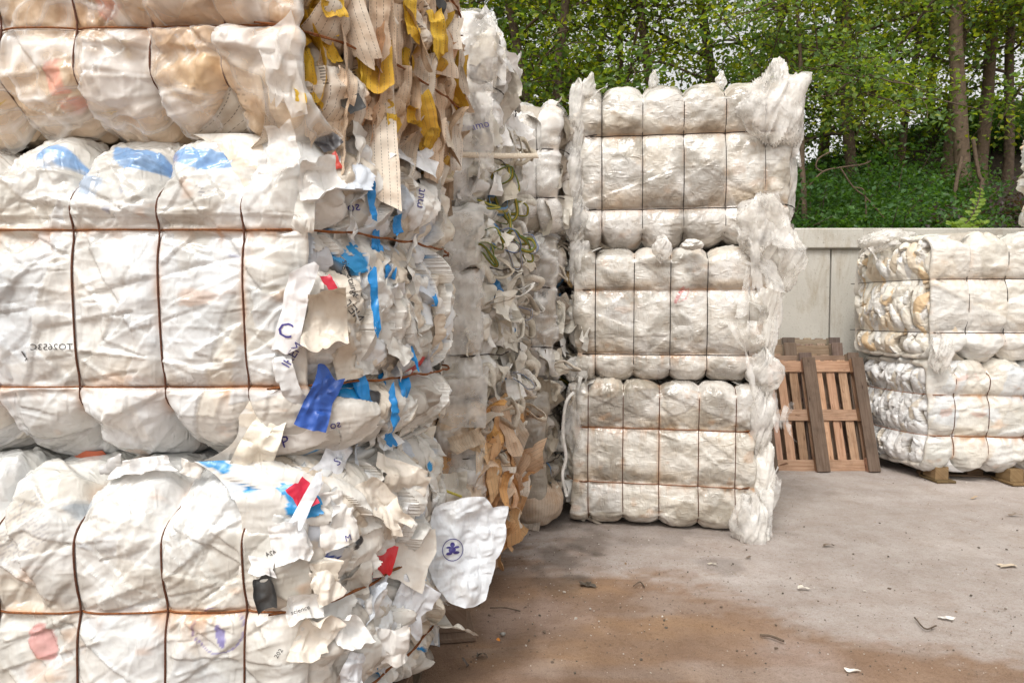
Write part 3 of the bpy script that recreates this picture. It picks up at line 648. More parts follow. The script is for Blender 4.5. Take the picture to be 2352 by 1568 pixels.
    def loops(s, side, n, pal, width=(.028, .048), ln=(.06, .19), vr=(0, 1), zr=(0, 1), name='webbing_strap', out=.03, hang=.5):
        r = s.rng
        for i in range(n):
            v = r.uniform(*vr); z = s.H * r.uniform(*zr); c, T, nn = s.endpt(v, z, side, out); l = r.uniform(*ln); up = np.array([0, 0, 1.])
            d = nrm(nn * r.uniform(.4, 1.2) + T * r.normal(0, .7) + up * r.normal(-.3 * hang, .7)); e = nrm(np.cross(d, r.normal(0, 1, 3))); wd = r.uniform(.02, .07)
            P = cat([c - nn * .05, c + d * l * .4 + e * wd, c + d * l * .9 + e * wd * .6 - up * hang * .05, c + d * l - up * hang * .08, c + d * l * .8 - e * wd * .8 - up * hang * .08, c + d * l * .35 - e * wd, c - nn * .05], 40)
            P = P + (np.stack([vn(P[:, 0] * 25, P[:, 1] * 25, P[:, 2] * 25 + k) for k in (0, 9, 19)], -1) - .5) * .010
            V, F = ribbon(P, r.uniform(*width), up=nrm(r.normal(0, 1, 3))); c0 = np.array(pal[r.integers(len(pal))])
            if c0[1] > c0[0] * 1.6:    # green straps carry a yellow stripe
                C = np.tile(c0, (len(V), 1)); idx = np.arange(len(V)) % 6; C[(idx == 1) | (idx == 4)] = (.42, .30, .03)
            else: C = np.tile(c0 * r.uniform(.85, 1.1), (len(V), 1))
            mk(name, V, F, M['webbing'], s.root, col=C, uv=np.zeros((len(V), 2)))

WHITE = [(.78, .77, .74, 4), (.68, .66, .62, 4), (.70, .64, .55, 3.6), (.58, .55, .50, 2.2), (.62, .67, .74, 1.4), (.80, .82, .84, 2.2), (.42, .39, .35, 1.2), (.64, .56, .46, 1.6)]
ACC = [(.02, .27, .60, .55), (.03, .06, .28, .2), (.55, .03, .03, .15), (.04, .35, .10, .06), (.05, .05, .055, .2)]
BEIGE = [(.72, .58, .44, 4), (.70, .62, .52, 2.5), (.62, .47, .33, 2), (.76, .70, .62, 1.5), (.60, .36, .02, 3.2), (.05, .05, .05, .35), (.68, .42, .25, 1)]
STRAP = [(.70, .67, .60, 4), (.62, .57, .48, 3), (.74, .73, .70, 3), (.5, .46, .40, 1.5), (.04, .20, .45, .4), (.78, .77, .75, 1)]

# ================================================================== STACK A (near left)
BL_ = (.10, .33, .72)
A1 = Bale('near bale of white plastic bags lying lowest in the left front stack', [(-2.15, 2.12), (-.66, 2.12), (-.34, 3.22), (-2.0, 3.22)], .14, 1.13,
          [-.50, -.245, .015, .29, .54], [.30, .66], 11, base=(.71, .725, .73), res=.0053, group=None, rad=.25, axe=.08, ax=.018, az=.022, rust=.9, dirt=.55, patches=90, folds=.72, wire='wire_rust', wr=.0036,
          prints=[('rect', .02, .86, .04, .03, .7, (.35, .40, .45), .8), ('lines', -.16, .78, .11, .075, .5, (.40, .40, .42), .7), ('ring', .47, .47, .075, .075, 0, (.10, .08, .45), .7),
                  ('blob', .48, .455, .015, .04, .2, (.10, .08, .45), .8), ('blob', -.10, .42, .05, .06, .3, (.62, .16, .16), .65)], capcol=(.5, .46, .4), endbulge=(.03, .10), grime=.5)
A2 = Bale('near bale of white plastic film with faded blue prints, middle of the left front stack', [(-2.12, 2.17), (-.67, 2.17), (-.33, 3.27), (-2.05, 3.27)], 1.12, 2.20,
          [-.275, -.01, .265, .53], [1.375, 1.88], 23, base=(.73, .735, .725), res=.0053, rad=.26, axe=.075, ax=.014, az=.022, rust=.95, dirt=.6, patches=110, folds=.72, wire='wire_rust', wr=.0034,
          prints=[('curve', .40, .98, .14, .035, .0, BL_, .85), ('curve', .17, 1.0, .13, .05, -.25, BL_, .85), ('curve', -.09, 1.0, .09, .05, -.25, BL_, .8), ('rect', .04, .90, .06, .035, -.3, BL_, .45),
                  ('rect', .14, .845, .012, .045, -.7, (.25, .28, .42), .7), ('rect', .475, .68, .035, .007, -.2, (.30, .32, .45), .8), ('lines', -.44, .63, .03, .05, -.3, (.35, .35, .36), .55),
                  ('lines', .44, .87, .05, .02, -.3, (.2, .2, .24), .8), ('lines', .08, .79, .015, .045, 0, (.3, .3, .3), .6), ('lines', .13, .79, .012, .04, .2, (.3, .3, .3), .6)], endbulge=(.03, .13), grime=.5)
A3 = Bale('bale of beige woven sacks and yellow netting, top of the left front stack', [(-2.2, 2.20), (-.69, 2.16), (-.24, 3.35), (-2.1, 3.3)], 2.19, 3.28,
          [-.45, -.20, .045, .285, .52], [2.52, 2.95], 37, base=(.72, .555, .38), res=.0065, rad=.20, axe=.065, ax=.018, az=.03, rust=.5, dirt=.7, patches=46,
          ptints=[(1, 1, 1), (1.1, 1.2, 1.35), (1.05, 1.02, .95), (.72, .62, .50), (1.12, 1.25, 1.45), (1.0, .72, .25), (.85, .75, .65), (1.1, 1.15, 1.2)], wire='wire_rust', wr=.0034, folds=1.5,
          prints=[('dash', -.38, .16, .10, .09, .12, (.25, .18, .12), .7), ('dash', .20, .15, .08, .07, -.05, (.25, .18, .12), .75), ('dash', -.15, .24, .12, .04, .5, (.25, .18, .12), .5), ('dash', .47, .10, .13, .05, .1, (.25, .18, .12), .7), ('dash', -.42, .40, .13, .06, .3, (.25, .18, .12), .6), ('dash', .30, .24, .13, .05, .8, (.3, .22, .15), .4), ('rect', .20, .08, .05, .04, -.3, (.78, .62, .45), .3), ('rect', -.01, .17, .035, .06, .15, (.80, .30, .20), .85), ('rect', .01, .06, .035, .04, .15, (.80, .30, .20), .8), ('lines', .09, .21, .05, .03, .1, (.4, .3, .3), .6),
                  ('rect', .19, .26, .05, .03, -.1, (.66, .42, .06), .75), ('rect', .14, .22, .03, .025, .6, (.10, .10, .12), .8), ('rect', -.32, .24, .04, .015, .3, (.16, .15, .2), .6), ('curve', -.36, .035, .16, .022, .0, (.62, .40, .02), .9),
                  ('blob', .16, .39, .045, .035, 0, (.80, .32, .22), .8), ('curve', .10, .03, .08, .02, .3, (.62, .40, .02), .8)], capcol=(.52, .40, .28), endbulge=(.03, .10), grime=.45)
for b_ in (A1, A2): b_.mass(1, 480, WHITE + [(a, b, c, w_ * .8) for a, b, c, w_ in ACC], (.06, .17), 2.6, res=.0040, amp=.10, slope=.6)
A3.mass(1, 240, BEIGE, (.04, .10), 4.5, mat='woven', amp=.08)
A1.scraps(1, 80, WHITE + ACC[:3], (.07, .17), tall=2.2, nind=36, res=.007, out=(-.04, .01), yaw=.6, vr=(.14, 1), crumple=.20, curl=.8, roll=.35)
A2.scraps(1, 70, WHITE + ACC[:3], (.08, .20), tall=2.2, nind=36, yaw=.6, roll=.25, res=.007, out=(-.04, .01), vr=(.16, 1), crumple=.20, curl=.8)
A3.scraps(1, 90, BEIGE, (.06, .15), tall=3.4, nind=34, res=.011, mat='woven', yaw=.9, roll=.16, crumple=.08, name='sack_strip', curl=.8)

# ================================================================== STACK B
B1 = Bale('bale of orange and beige woven sacks lying lowest in the second stack from the camera', [(-1.5, 3.75), (-.16, 3.72), (.02, 4.78), (-1.4, 4.8)], .14, 1.12, [-.42, -.15, .12, .40], [.42, .80], 41, base=(.66, .50, .34), res=.013,
          dirt=.7, rust=.5, patches=20, capcol=(.5, .36, .22), wr=.003, endbulge=(.02, .08))
B2 = Bale('bale of white sacks and webbing straps under grey film, middle of the second stack', [(-1.5, 3.72), (-.17, 3.70), (.02, 4.75), (-1.4, 4.8)], 1.12, 2.2, [-.42, -.15, .12, .40], [1.38, 1.86], 43, base=(.60, .56, .50), res=.012,
          dirt=.6, rust=.4, patches=30, wr=.003, endbulge=(.02, .10), prints=[('lines', .50, .62, .03, .08, .3, (.08, .18, .4), .7), ('lines', .55, .30, .06, .02, .3, (.08, .18, .4), .7)])
B3 = Bale('bale of white sacks wrapped in pale film, top of the second stack', [(-1.5, 3.80), (-.24, 3.75), (.0, 4.70), (-1.4, 4.8)], 2.2, 3.30, [-.42, -.15, .12, .40], [2.50, 2.90], 47, base=(.80, .79, .77), res=.012,
          dirt=.5, rust=.4, patches=30, wr=.003, endbulge=(.02, .08))
B1.mass(1, 160, [(.68, .40, .18, 3), (.72, .55, .38, 3), (.70, .62, .52, 2)], (.05, .11), 4, res=.011, mat='woven'); B2.mass(1, 200, STRAP, (.04, .10), 3, res=.010); B3.mass(1, 200, STRAP + [(.80, .79, .78, 6)], (.05, .16), 2, res=.010)
B1.scraps(1, 60, [(.66, .40, .20, 3), (.72, .55, .40, 3), (.70, .64, .56, 2), (.55, .32, .14, 1)], (.07, .17), tall=2.5, res=.022, nind=16, mat='woven', name='sack_strip')
B2.scraps(1, 80, STRAP, (.04, .15), tall=2.5, res=.02, nind=18)
B3.scraps(1, 70, STRAP + [(.80, .79, .78, 6)], (.06, .2), tall=1.6, res=.02, nind=18)
PALE = [(.70, .67, .60), (.64, .58, .48), (.74, .73, .70), (.68, .64, .56), (.55, .50, .43)]
B2.loops(1, 34, PALE, zr=(.02, .98)); B3.loops(1, 12, PALE + [(.04, .20, .45)], zr=(.0, .5)); B1.loops(1, 12, PALE, zr=(.6, 1))
B3.loops(1, 7, [(.03, .13, .04)], zr=(.0, .34), width=(.015, .022), ln=(.10, .2), vr=(.2, 1)); B2.loops(1, 9, [(.05, .17, .05)], zr=(.8, 1.02), width=(.015, .022), ln=(.10, .18), vr=(0, .45))
B2.loops(1, 6, [(.02, .15, .5)], zr=(.1, .9), width=(.008, .012), ln=(.1, .2), name='blue_cord')

# ================================================================== STACK C
kw = dict(res=.016, dirt=.7, rust=.35, patches=20, wr=.003, grime=.5, endbulge=(.02, .05))
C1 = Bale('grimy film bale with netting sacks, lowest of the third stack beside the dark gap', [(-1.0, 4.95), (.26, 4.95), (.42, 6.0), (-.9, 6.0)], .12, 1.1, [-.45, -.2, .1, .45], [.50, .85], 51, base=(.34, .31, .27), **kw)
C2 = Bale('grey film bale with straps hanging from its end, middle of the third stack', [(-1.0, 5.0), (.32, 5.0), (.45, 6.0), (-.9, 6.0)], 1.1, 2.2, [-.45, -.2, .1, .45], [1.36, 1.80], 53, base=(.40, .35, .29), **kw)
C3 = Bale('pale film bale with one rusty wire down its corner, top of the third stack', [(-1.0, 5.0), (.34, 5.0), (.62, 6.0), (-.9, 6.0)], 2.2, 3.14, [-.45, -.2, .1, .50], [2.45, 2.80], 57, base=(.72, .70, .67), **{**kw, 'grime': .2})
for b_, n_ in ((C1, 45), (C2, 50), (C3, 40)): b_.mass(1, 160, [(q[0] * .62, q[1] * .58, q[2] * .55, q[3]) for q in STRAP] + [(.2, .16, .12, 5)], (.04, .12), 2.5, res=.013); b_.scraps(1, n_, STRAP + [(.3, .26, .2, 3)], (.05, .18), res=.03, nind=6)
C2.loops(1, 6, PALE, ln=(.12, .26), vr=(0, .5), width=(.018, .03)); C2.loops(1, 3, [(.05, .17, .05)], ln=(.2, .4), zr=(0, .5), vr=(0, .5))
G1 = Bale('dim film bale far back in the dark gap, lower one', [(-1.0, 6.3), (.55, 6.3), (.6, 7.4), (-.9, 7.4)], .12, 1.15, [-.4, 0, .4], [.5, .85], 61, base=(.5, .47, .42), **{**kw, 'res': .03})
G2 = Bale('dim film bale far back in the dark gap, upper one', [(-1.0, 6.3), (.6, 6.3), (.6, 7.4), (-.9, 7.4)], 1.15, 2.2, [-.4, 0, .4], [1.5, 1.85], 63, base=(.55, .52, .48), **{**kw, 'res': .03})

# ================================================================== STACK D (centre)
kd = dict(res=.009, grime=.85, dirt=.85, mat='wrap_dirty', folds=.6, patches=34, wr=.0034, ptints=[(1.05, 1.05, 1.05), (.90, .91, .94), (.94, .90, .83), (.98, .98, 1.0), (.80, .76, .70)], base=(.64, .62, .58))
D1 = Bale('tightly wired whitish film bale standing lowest in the centre stack', [(.44, 5.13), (1.78, 4.88), (1.98, 5.95), (.62, 6.2)], .0, 1.10, [-.545, -.285, -.02, .265, .525], [.33, .745], 71, rust=.75, rad=.11, axe=.05, az=.03, ax=.015, wire='wire_rust', **kd)
D2 = Bale('whitish film bale with a red scribble on its front, middle of the centre stack', [(.46, 5.13), (1.86, 4.93), (2.02, 6.0), (.62, 6.2)], 1.10, 2.10, [-.54, -.255, .01, .275, .57], [1.30, 1.78], 73, rust=.6, rad=.12, axe=.05, az=.035, ax=.014, **kd,
          prints=[('rect', .07, .64, .014, .07, -.5, (.55, .10, .12), .7), ('rect', .10, .67, .04, .008, .3, (.55, .10, .12), .7), ('rect', .09, .60, .035, .007, .5, (.55, .12, .14), .6), ('rect', .125, .64, .006, .04, -.3, (.55, .12, .14), .55)])
D3 = Bale('biggest whitish film bale with a frayed film plume, top of the centre stack', [(.50, 5.15), (2.02, 4.93), (2.14, 6.0), (.66, 6.2)], 2.09, 3.31, [-.60, -.30, .0, .30, .575], [2.38, 2.93], 79, rust=.45, rad=.15, axe=.065, az=.05, ax=.02, **kd)
FILM = [(.78, .77, .74, 5), (.70, .68, .64, 3), (.76, .70, .60, 2), (.66, .46, .22, .5)]
for b_ in (D1, D2, D3):
    b_.mass(-1, 260, FILM, (.03, .10), 3, res=.012, amp=.05, v0=.05, cr=.5); b_.mass(1, 200, FILM, (.03, .10), 3, res=.016, amp=.05, v0=.08, cr=.5)
    b_.scraps(-1, 30, FILM, (.05, .13), res=.016, nind=8, yaw=.8); b_.scraps(1, 18, FILM, (.06, .12), vr=(.25, 1), res=.022, nind=8, yaw=.8)

# ================================================================== STACK E (right)
ke = dict(res=.014, grime=.25, dirt=.5, folds=1.2, patches=36, wr=.0038, rad=.18, axe=.07, az=.05, ax=.025)
E1 = Bale('white film bale with a dark red scrap at its corner, lower of the right stack', [(3.93, 6.42), (5.42, 6.20), (5.35, 7.5), (3.80, 7.5)], .09, 1.16, [-.50, -.20, .12, .45], [.44, .83], 83, base=(.68, .68, .66), rust=.9, wire='wire_rust', **ke,
          prints=[('rect', -.40, .92, .10, .035, .1, (.60, .30, .24), .5), ('rect', -.58, .58, .05, .04, .2, (.55, .33, .26), .55), ('curve', -.30, .555, .08, .03, 0, (.50, .28, .22), .6), ('blob', -.24, .28, .015, .02, 0, (.08, .08, .4), .8)])
E2 = Bale('cream and white film bale with frayed rusty end, upper of the right stack', [(3.93, 6.40), (5.45, 6.20), (5.35, 7.5), (3.72, 7.5)], 1.15, 2.36, [-.42, -.10, .22, .52], [1.42, 1.92], 89, base=(.70, .675, .625), rust=.5, **{**ke, 'axe': .08})
E3 = Bale('end of a cream film bale resting on top of the right stack', [(4.77, 6.35), (6.3, 6.2), (6.6, 7.2), (5.50, 7.3)], 2.36, 3.35, [-.45, -.1, .3], [2.72, 3.0], 97, base=(.74, .70, .62), rust=.9, res=.02)
CREAM = [(.82, .78, .70, 5), (.80, .79, .77, 4), (.78, .68, .54, 2.2), (.72, .54, .34, .7)]
ECOL = [(.76, .76, .76, 5), (.66, .66, .66, 3), (.7, .64, .55, 1)]
E2.mass(-1, 260, CREAM, (.05, .12), 3.6, res=.0065, amp=.06, slope=.25, cr=.4); E1.mass(-1, 260, ECOL, (.05, .12), 3.6, res=.0065, amp=.06, slope=.25, cr=.4); E3.mass(-1, 150, CREAM, (.04, .12), res=.016)

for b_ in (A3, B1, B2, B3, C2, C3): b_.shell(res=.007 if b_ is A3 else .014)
# ------------------------------------------------------------------ special loose pieces
rng = np.random.default_rng(5)
def fl(bale, px, py, d, n, wpx, hpx, col, roll=0, label=None, name='torn_sheet', **k):
    c = at(px, py, d); q = snap_pt(bale, px, py, .03) if k.pop('snap', bale.seed in (11, 23, 37, 41)) else None
    if q is not None and abs(q[1] - d) < .8: c = q; d = q[1]
    s = d / 1568; return flap(name, rng, c, n, wpx * s, hpx * s, col, bale.root, roll=roll, label=label, **k)
SB = {}
def snap_pt(bale, px, py, out):
    if bale.seed not in SB:
        Vs, Fs, n0 = [], [], 0
        for o in bale.root.children:
            if o.type == 'MESH' and o.name.split('.')[0] in ('crushed_scraps', 'film_wrapping', 'loose_scraps'):
                me = o.data; co = np.empty(len(me.vertices) * 3, np.float32); me.vertices.foreach_get('co', co); li = np.empty(len(me.loops), np.int32); me.loops.foreach_get('vertex_index', li)
                Vs.append(co.reshape(-1, 3)); Fs.append(li.reshape(-1, 4) + n0); n0 += len(me.vertices)
        SB[bale.seed] = BVHTree.FromPolygons(np.concatenate(Vs).tolist(), np.concatenate(Fs).tolist())
    p = Vector(at(px, py, 2.0)); cam_ = Vector((0, 0, CH)); dr = (p - cam_).normalized(); h = SB[bale.seed].ray_cast(cam_, dr)
    return np.array((cam_ + dr * (h[3] - out))[:]) if h[0] is not None else None
TOCAM = (.35, -1, .15)
fl(A2, 800, 325, 2.42, (.35, -.6, .75), 200, 170, (.80, .81, .82), .3, 'white sheet draped over the top corner of the bale', crumple=.2, curl=1.5, na=40, nb=40)
fl(A2, 735, 300, 2.30, (.4, -.7, .3), 70, 120, (.07, .07, .08), .5, 'black lined pointed scrap', crumple=.1, curl=1.2)
fl(A2, 940, 345, 2.70, (.5, -.6, .7), 130, 110, (.76, .77, .79), -.3, crumple=.12, curl=.8)
fl(A2, 655, 350, 2.20, (-.1, -1, .3), 80, 150, (.82, .82, .80), .2, crumple=.14, curl=1.2, mat='milky')
fl(A2, 740, 410, 2.38, TOCAM, 90, 130, (.74, .73, .71), .2, crumple=.2, curl=1.6); fl(A2, 700, 480, 2.22, (.3, -1, .1), 60, 120, (.78, .77, .73), -.15, crumple=.2, curl=1.6)
fl(A2, 675, 700, 2.20, (.2, -1, 0), 62, 250, (.82, .82, .84), -.25, 'white pointed flap with a violet ring print', jag=.45, crumple=.06, curl=.5)
fl(A2, 735, 590, 2.28, (.6, -1, 0), 60, 130, (.56, .57, .60), 0, curl=1.4)
fl(A2, 740, 740, 2.30, TOCAM, 100, 200, (.64, .58, .50), .05, crumple=.15, curl=1.4); fl(A2, 800, 830, 2.42, (.6, -1, .1), 110, 120, (.64, .57, .48), .15, crumple=.16, curl=1.4)
fl(A2, 655, 870, 2.19, (.1, -1, 0), 60, 150, (.60, .60, .60), .2, jag=.5)
fl(A2, 742, 925, 2.27, (.5, -1, .1), 75, 150, (.03, .10, .42), -.35, 'deep blue bag scrap', crumple=.12)
fl(A2, 605, 1010, 2.17, (.1, -1, -.2), 90, 170, (.82, .78, .68), -.4, crumple=.13, curl=1., mat='sheet')
for px, py, d, w_, h_, rl in ((905, 385, 2.75, 34, 90, -.35), (855, 470, 2.6, 26, 120, .1), (868, 540, 2.6, 34, 110, .0), (912, 520, 2.72, 22, 60, .1), (893, 620, 2.66, 18, 190, -.15), (862, 700, 2.58, 20, 160, .05), (880, 860, 2.62, 30, 130, -.05),
                            (838, 905, 2.5, 30, 80, .3), (930, 905, 2.78, 26, 130, -.15), (904, 935, 2.7, 22, 120, .1), (895, 1005, 2.6, 26, 60, .4), (945, 800, 2.86, 16, 90, .2), (1000, 690, 3.0, 12, 50, 0)):
    fl(A2, px, py, d, (.75, -1, .1), w_, h_, (.01, .24, .62), rl, 'bright blue strip of film', na=10, nb=24, crumple=.14, curl=.9)
fl(A2, 770, 372, 2.38, TOCAM, 24, 40, (.5, .05, .03), .4, 'small red scrap', na=8, nb=10); fl(A2, 757, 650, 2.27, TOCAM, 22, 46, (.55, .02, .05), .5, 'small red scrap', na=8, nb=10)
# bottom bale
fl(A1, 880, 1290, 2.50, (.6, -1, .25), 60, 85, (.62, .02, .03), -.25, 'bright red printed patch of a bag', crumple=.05, curl=.3, na=16, nb=18)
fl(A1, 930, 1265, 2.62, (.6, -1, .25), 150, 150, (.74, .70, .64), -.5, crumple=.06, curl=.4)
fl(A1, 607, 1355, 2.07, (.3, -1, .2), 60, 95, (.05, .05, .05), .15, 'rolled scrap with a black inside', curl=2.2, crumple=.05)
fl(A1, 600, 1300, 2.06, (.2, -1, .3), 75, 45, (.84, .84, .85), -.2, curl=.6); fl(A1, 690, 1135, 2.12, (.3, -1, .2), 50, 70, (.60, .02, .06), .5, 'small red scrap', na=8, nb=10)
fl(A1, 705, 1155, 2.08, (.4, -1, .3), 36, 130, (.80, .84, .90), -.55, crumple=.04, curl=.5); fl(A1, 780, 1190, 2.26, (.5, -1, .3), 80, 110, (.76, .74, .71), .1, crumple=.18, curl=1.6)
fl(A1, 325, 1068, 2.2, (.1, -1, .3), 150, 45, (.76, .76, .76), .1, 'folded scrap squeezed between the two bales', crumple=.2, curl=1.2, snap=False); fl(A1, 250, 1072, 2.2, (.1, -1, .1), 60, 40, (.5, .5, .5), .3, crumple=.2, curl=1.8, snap=False)
fl(A2, 205, 1045, 2.2, (.1, -1, -.3), 80, 26, (.62, .16, .08), -.1, 'faded orange red print', crumple=.08, curl=.5, na=14, nb=8); fl(A1, 430, 1075, 2.2, (.1, -1, .2), 60, 40, (.72, .70, .66), -.3, crumple=.2, curl=1.5, snap=False)
for px, py, d in ((715, 1480, 2.12), (800, 1440, 2.28), (860, 1390, 2.4), (745, 1340, 2.18), (670, 1250, 2.12), (820, 1540, 2.3), (900, 1480, 2.55), (950, 1400, 2.75), (690, 1400, 2.1), (870, 1160, 2.5), (930, 1100, 2.65), (760, 1060, 2.28)):
    c_ = [(.78, .77, .75), (.72, .66, .58), (.70, .72, .76), (.80, .80, .80)][rng.integers(4)]
    fl(A1, px, py, d, (.6, -1, rng.uniform(-.1, .5)), rng.uniform(60, 110), rng.uniform(90, 160), c_, rng.normal(0, .5), crumple=.17, curl=1.7, na=34, nb=40)
bagp = fl(A1, 1072, 1268, 2.80, (.30, -1, .15), 190, 235, (.70, .73, .77), 0, snap=False, label= 'big loose white bag with a blue round emblem hanging off the corner', name='loose_bag', crumple=.15, curl=.4, na=64, nb=70, jag=.13, outline=[(a_ * 2.8 / 1568, b_ * 2.8 / 1568) for a_, b_ in ((-100, 20), (-84, 60), (-72, 108), (-20, 120), (45, 122), (60, 108), (68, 96), (106, 96), (98, 60), (92, 10), (70, -25), (50, -80), (38, -110), (12, -122), (-15, -118), (-62, -88), (-85, -40))])
fl(A1, 1010, 1330, 3.05, (.5, -1, .1), 90, 130, (.74, .74, .74), .3, crumple=.14)
# A3 hanging bits
fl(A3, 640, 150, 2.16, (.4, -1, 0), 95, 200, (.8, .8, .8), .1, 'milky film sleeve hanging from the corner', mat='milky', curl=1.5, crumple=.12)
for px, py, d, w_, h_, rl in ((700, 60, 2.3, 50, 90, .2), (830, 120, 2.5, 26, 120, .1), (925, 130, 2.7, 30, 120, -.1), (900, 270, 2.6, 26, 90, .1), (985, 300, 2.9, 22, 90, 0), (760, 120, 2.35, 30, 60, .5), (705, 170, 2.25, 40, 170, .1), (735, 50, 2.3, 60, 80, .3), (840, 180, 2.55, 34, 150, -.15), (945, 40, 2.75, 40, 120, 0), (965, 160, 2.85, 40, 90, .2), (1000, 70, 3.0, 40, 120, .1), (945, 270, 2.8, 30, 90, 0), (770, 20, 2.4, 60, 50, .4), (690, 225, 2.22, 30, 90, 0)):
    fl(A3, px, py, d - .08, (.7, -1, .1), w_, h_, (.66, .42, .03), rl, 'mustard yellow netting strip', mat='woven', name='netting_strip', na=12, nb=24, crumple=.16, curl=1.2)
for px, py, d, w_, h_, rl in ((790, 50, 2.42, 60, 170, .05), (870, 90, 2.6, 45, 170, 0), (905, 60, 2.7, 60, 220, .08), (800, 200, 2.42, 60, 130, -.2), (1010, 260, 2.95, 60, 180, .15), (1000, 350, 3.0, 50, 160, -.1)):
    fl(A3, px, py, d - .05, (.7, -1, .05), w_, h_, (.74, .60, .46), rl, mat='woven', name='sack_strip', na=20, nb=36, crumple=.07, curl=1.1)
fl(A3, 1005, 35, 2.85, (.7, -1, .1), 34, 80, (.05, .05, .05), -.3, 'black scrap', na=10, nb=12); fl(A3, 812, 240, 2.42, (.6, -1, .1), 50, 40, (.05, .05, .05), .5, 'black scrap', na=10, nb=12)
# B film fronts
for px, py, w_, h_, c_ in ((1120, 960, 30, 130, (.66, .36, .12)), (1145, 1010, 26, 180, (.70, .40, .15)), (1128, 1080, 30, 150, (.72, .48, .26)), (1155, 1120, 24, 110, (.60, .32, .12)), (1105, 1060, 26, 150, (.70, .60, .48)), (1095, 1000, 40, 90, (.66, .50, .32)), (1160, 960, 20, 120, (.66, .42, .2))):
    fl(B1, px, py, 3.9, (.7, -1, 0), w_, h_, c_, rng.normal(0, .08), mat='woven', name='sack_strip', na=14, nb=34, crumple=.1, curl=1.3)
fl(B1, 1075, 1010, 3.66, (.2, -1, 0), 110, 60, (.62, .52, .40), .35, mat='woven', name='sack_strip', na=30, nb=18, crumple=.12, snap=False)
for px, py, w_, h_ in ((1095, 110, 90, 210), (1085, 280, 110, 230), (1060, 560, 110, 150), (1070, 720, 80, 200), (1060, 920, 100, 110), (1070, 1040, 60, 160)):
    fl(B3 if py < 350 else B2 if py < 930 else B1, px, py, 3.64, (.1, -1, .05), w_, h_, (.8, .8, .8), rng.normal(0, .12), name='loose_film', mat='clear', crumple=.10, curl=.6)
fl(B1, 1045, 1110, 3.62, (.1, -1, .05), 85, 70, (.70, .66, .58), 0, 'label on beige sack')
# bits hanging from D: clear film on its right side, plume, shreds
def shreds(b, pts, name='film_shred', mat='clear'):
    for px, py, d, w_, h_, n in pts:
        for k in range(n):
            fl(b, px + rng.normal(0, w_ * .22), py + rng.normal(0, h_ * .22), d + rng.uniform(-.06, .10), (rng.normal(.2, .6), -1, rng.normal(0, .3)), w_ * rng.uniform(.35, .8), h_ * rng.uniform(.6, 1.1), (.8, .8, .8), rng.normal(0, .25), name=name, mat=mat, crumple=.09, curl=1.3, na=20, nb=30, jag=.35)
def puff(b, px, py, d, wpx, hpx, mat='milky', tall=1., seed=0, depth=.8, name='film_tuft', tips=()):
    k = d / 1568; u, v = np.meshgrid(np.linspace(0, 2 * np.pi, 90, endpoint=False), np.linspace(.01, np.pi - .01, 64), indexing='ij'); sd = seed * 7.7
    dx, dy, dz = np.sin(v) * np.cos(u), np.sin(v) * np.sin(u), np.cos(v)
    def rr(a, b_, c, p): return (1 - np.abs(2 * vn(a, b_, c) - 1)) ** p
    cu, su = np.cos(u + .8 * v + sd), np.sin(u + .8 * v + sd); wq = (fbm(cu * 2 + sd, v * 1.2, su * 2, o=2) - .5) * 1.5
    e_ = .35 + .65 * np.cos(v) ** 2
    q = .60 + .8 * fbm(dx * 1.5 + sd, dz * 1.5 + 5, dy * 1.5, o=2) + .26 * e_ * (rr(cu * 3 + wq, v * .35 + sd, su * 3, 2) - .3) + .20 * e_ * (rr(cu * 8 + wq * 2, v * .5 + sd, su * 8, 2) - .3) + .06 * np.sin(v) ** 2 * rr(cu * 18 + wq * 3, v * .9, su * 18, 2)
    for tx, tz, tw, ta in tips: q = q + ta * np.exp(-((dx - tx) ** 2 + (dz - tz) ** 2) / tw)
    V = np.stack([dx * q * wpx * k * .5, dy * q * wpx * k * .5 * depth, dz * q * hpx * k * .5], -1).reshape(-1, 3) + at(px, py, d)
    return mk(name, V, grid(90, 64)[:, ::-1].copy() if False else np.concatenate([grid(90, 64), np.stack([89 * 64 + np.arange(63), np.arange(63), np.arange(63) + 1, 89 * 64 + np.arange(63) + 1], -1)]), M[mat], b.root, col=np.tile([.74, .72, .68], (len(V), 1)), sharp=50)
puff(D3, 1768, 250, 4.98, 125, 150, 'milky', seed=1, tips=((.85, .60, .05, .7), (.25, .97, .06, .12)))
puff(D3, 1815, 265, 5.02, 60, 150, 'milky', seed=2); puff(D3, 1800, 400, 5.12, 50, 190, 'milky', seed=3)
puff(D3, 1748, 525, 4.93, 100, 130, 'milky', seed=4); puff(D3, 1795, 590, 4.98, 90, 120, 'clear', seed=5); puff(D2, 1760, 720, 5.02, 60, 190, 'wrap', seed=6)
puff(D2, 1755, 860, 4.95, 75, 90, 'milky', seed=7); puff(D1, 1745, 960, 4.95, 60, 130, 'milky', seed=8); puff(D1, 1750, 1090, 4.98, 50, 150, 'wrap', seed=9); puff(D1, 1722, 1205, 4.80, 80, 120, 'milky', seed=10); puff(D1, 1738, 1235, 4.84, 50, 50, 'wrap', seed=11)
for i, (px, py, w_, h_) in enumerate(((1352, 208, 36, 44), (1500, 188, 20, 30), (1655, 190, 24, 28))): puff(D3, px, py, 5.2, w_, h_, 'milky', seed=20 + i, tips=((.2, .9, .08, .7),))
for i, (px, py, w_, h_, mt) in enumerate(((1328, 262, 36, 120, 'milky'), (1316, 400, 50, 130, 'milky'), (1322, 500, 60, 90, 'clear'), (1332, 600, 50, 100, 'milky'), (1322, 850, 46, 46, 'milky'), (1320, 960, 50, 130, 'clear'))): puff((D3, D3, D3, D2, D2, D1)[i], px, py, 5.2, w_, h_, mt, seed=30 + i)
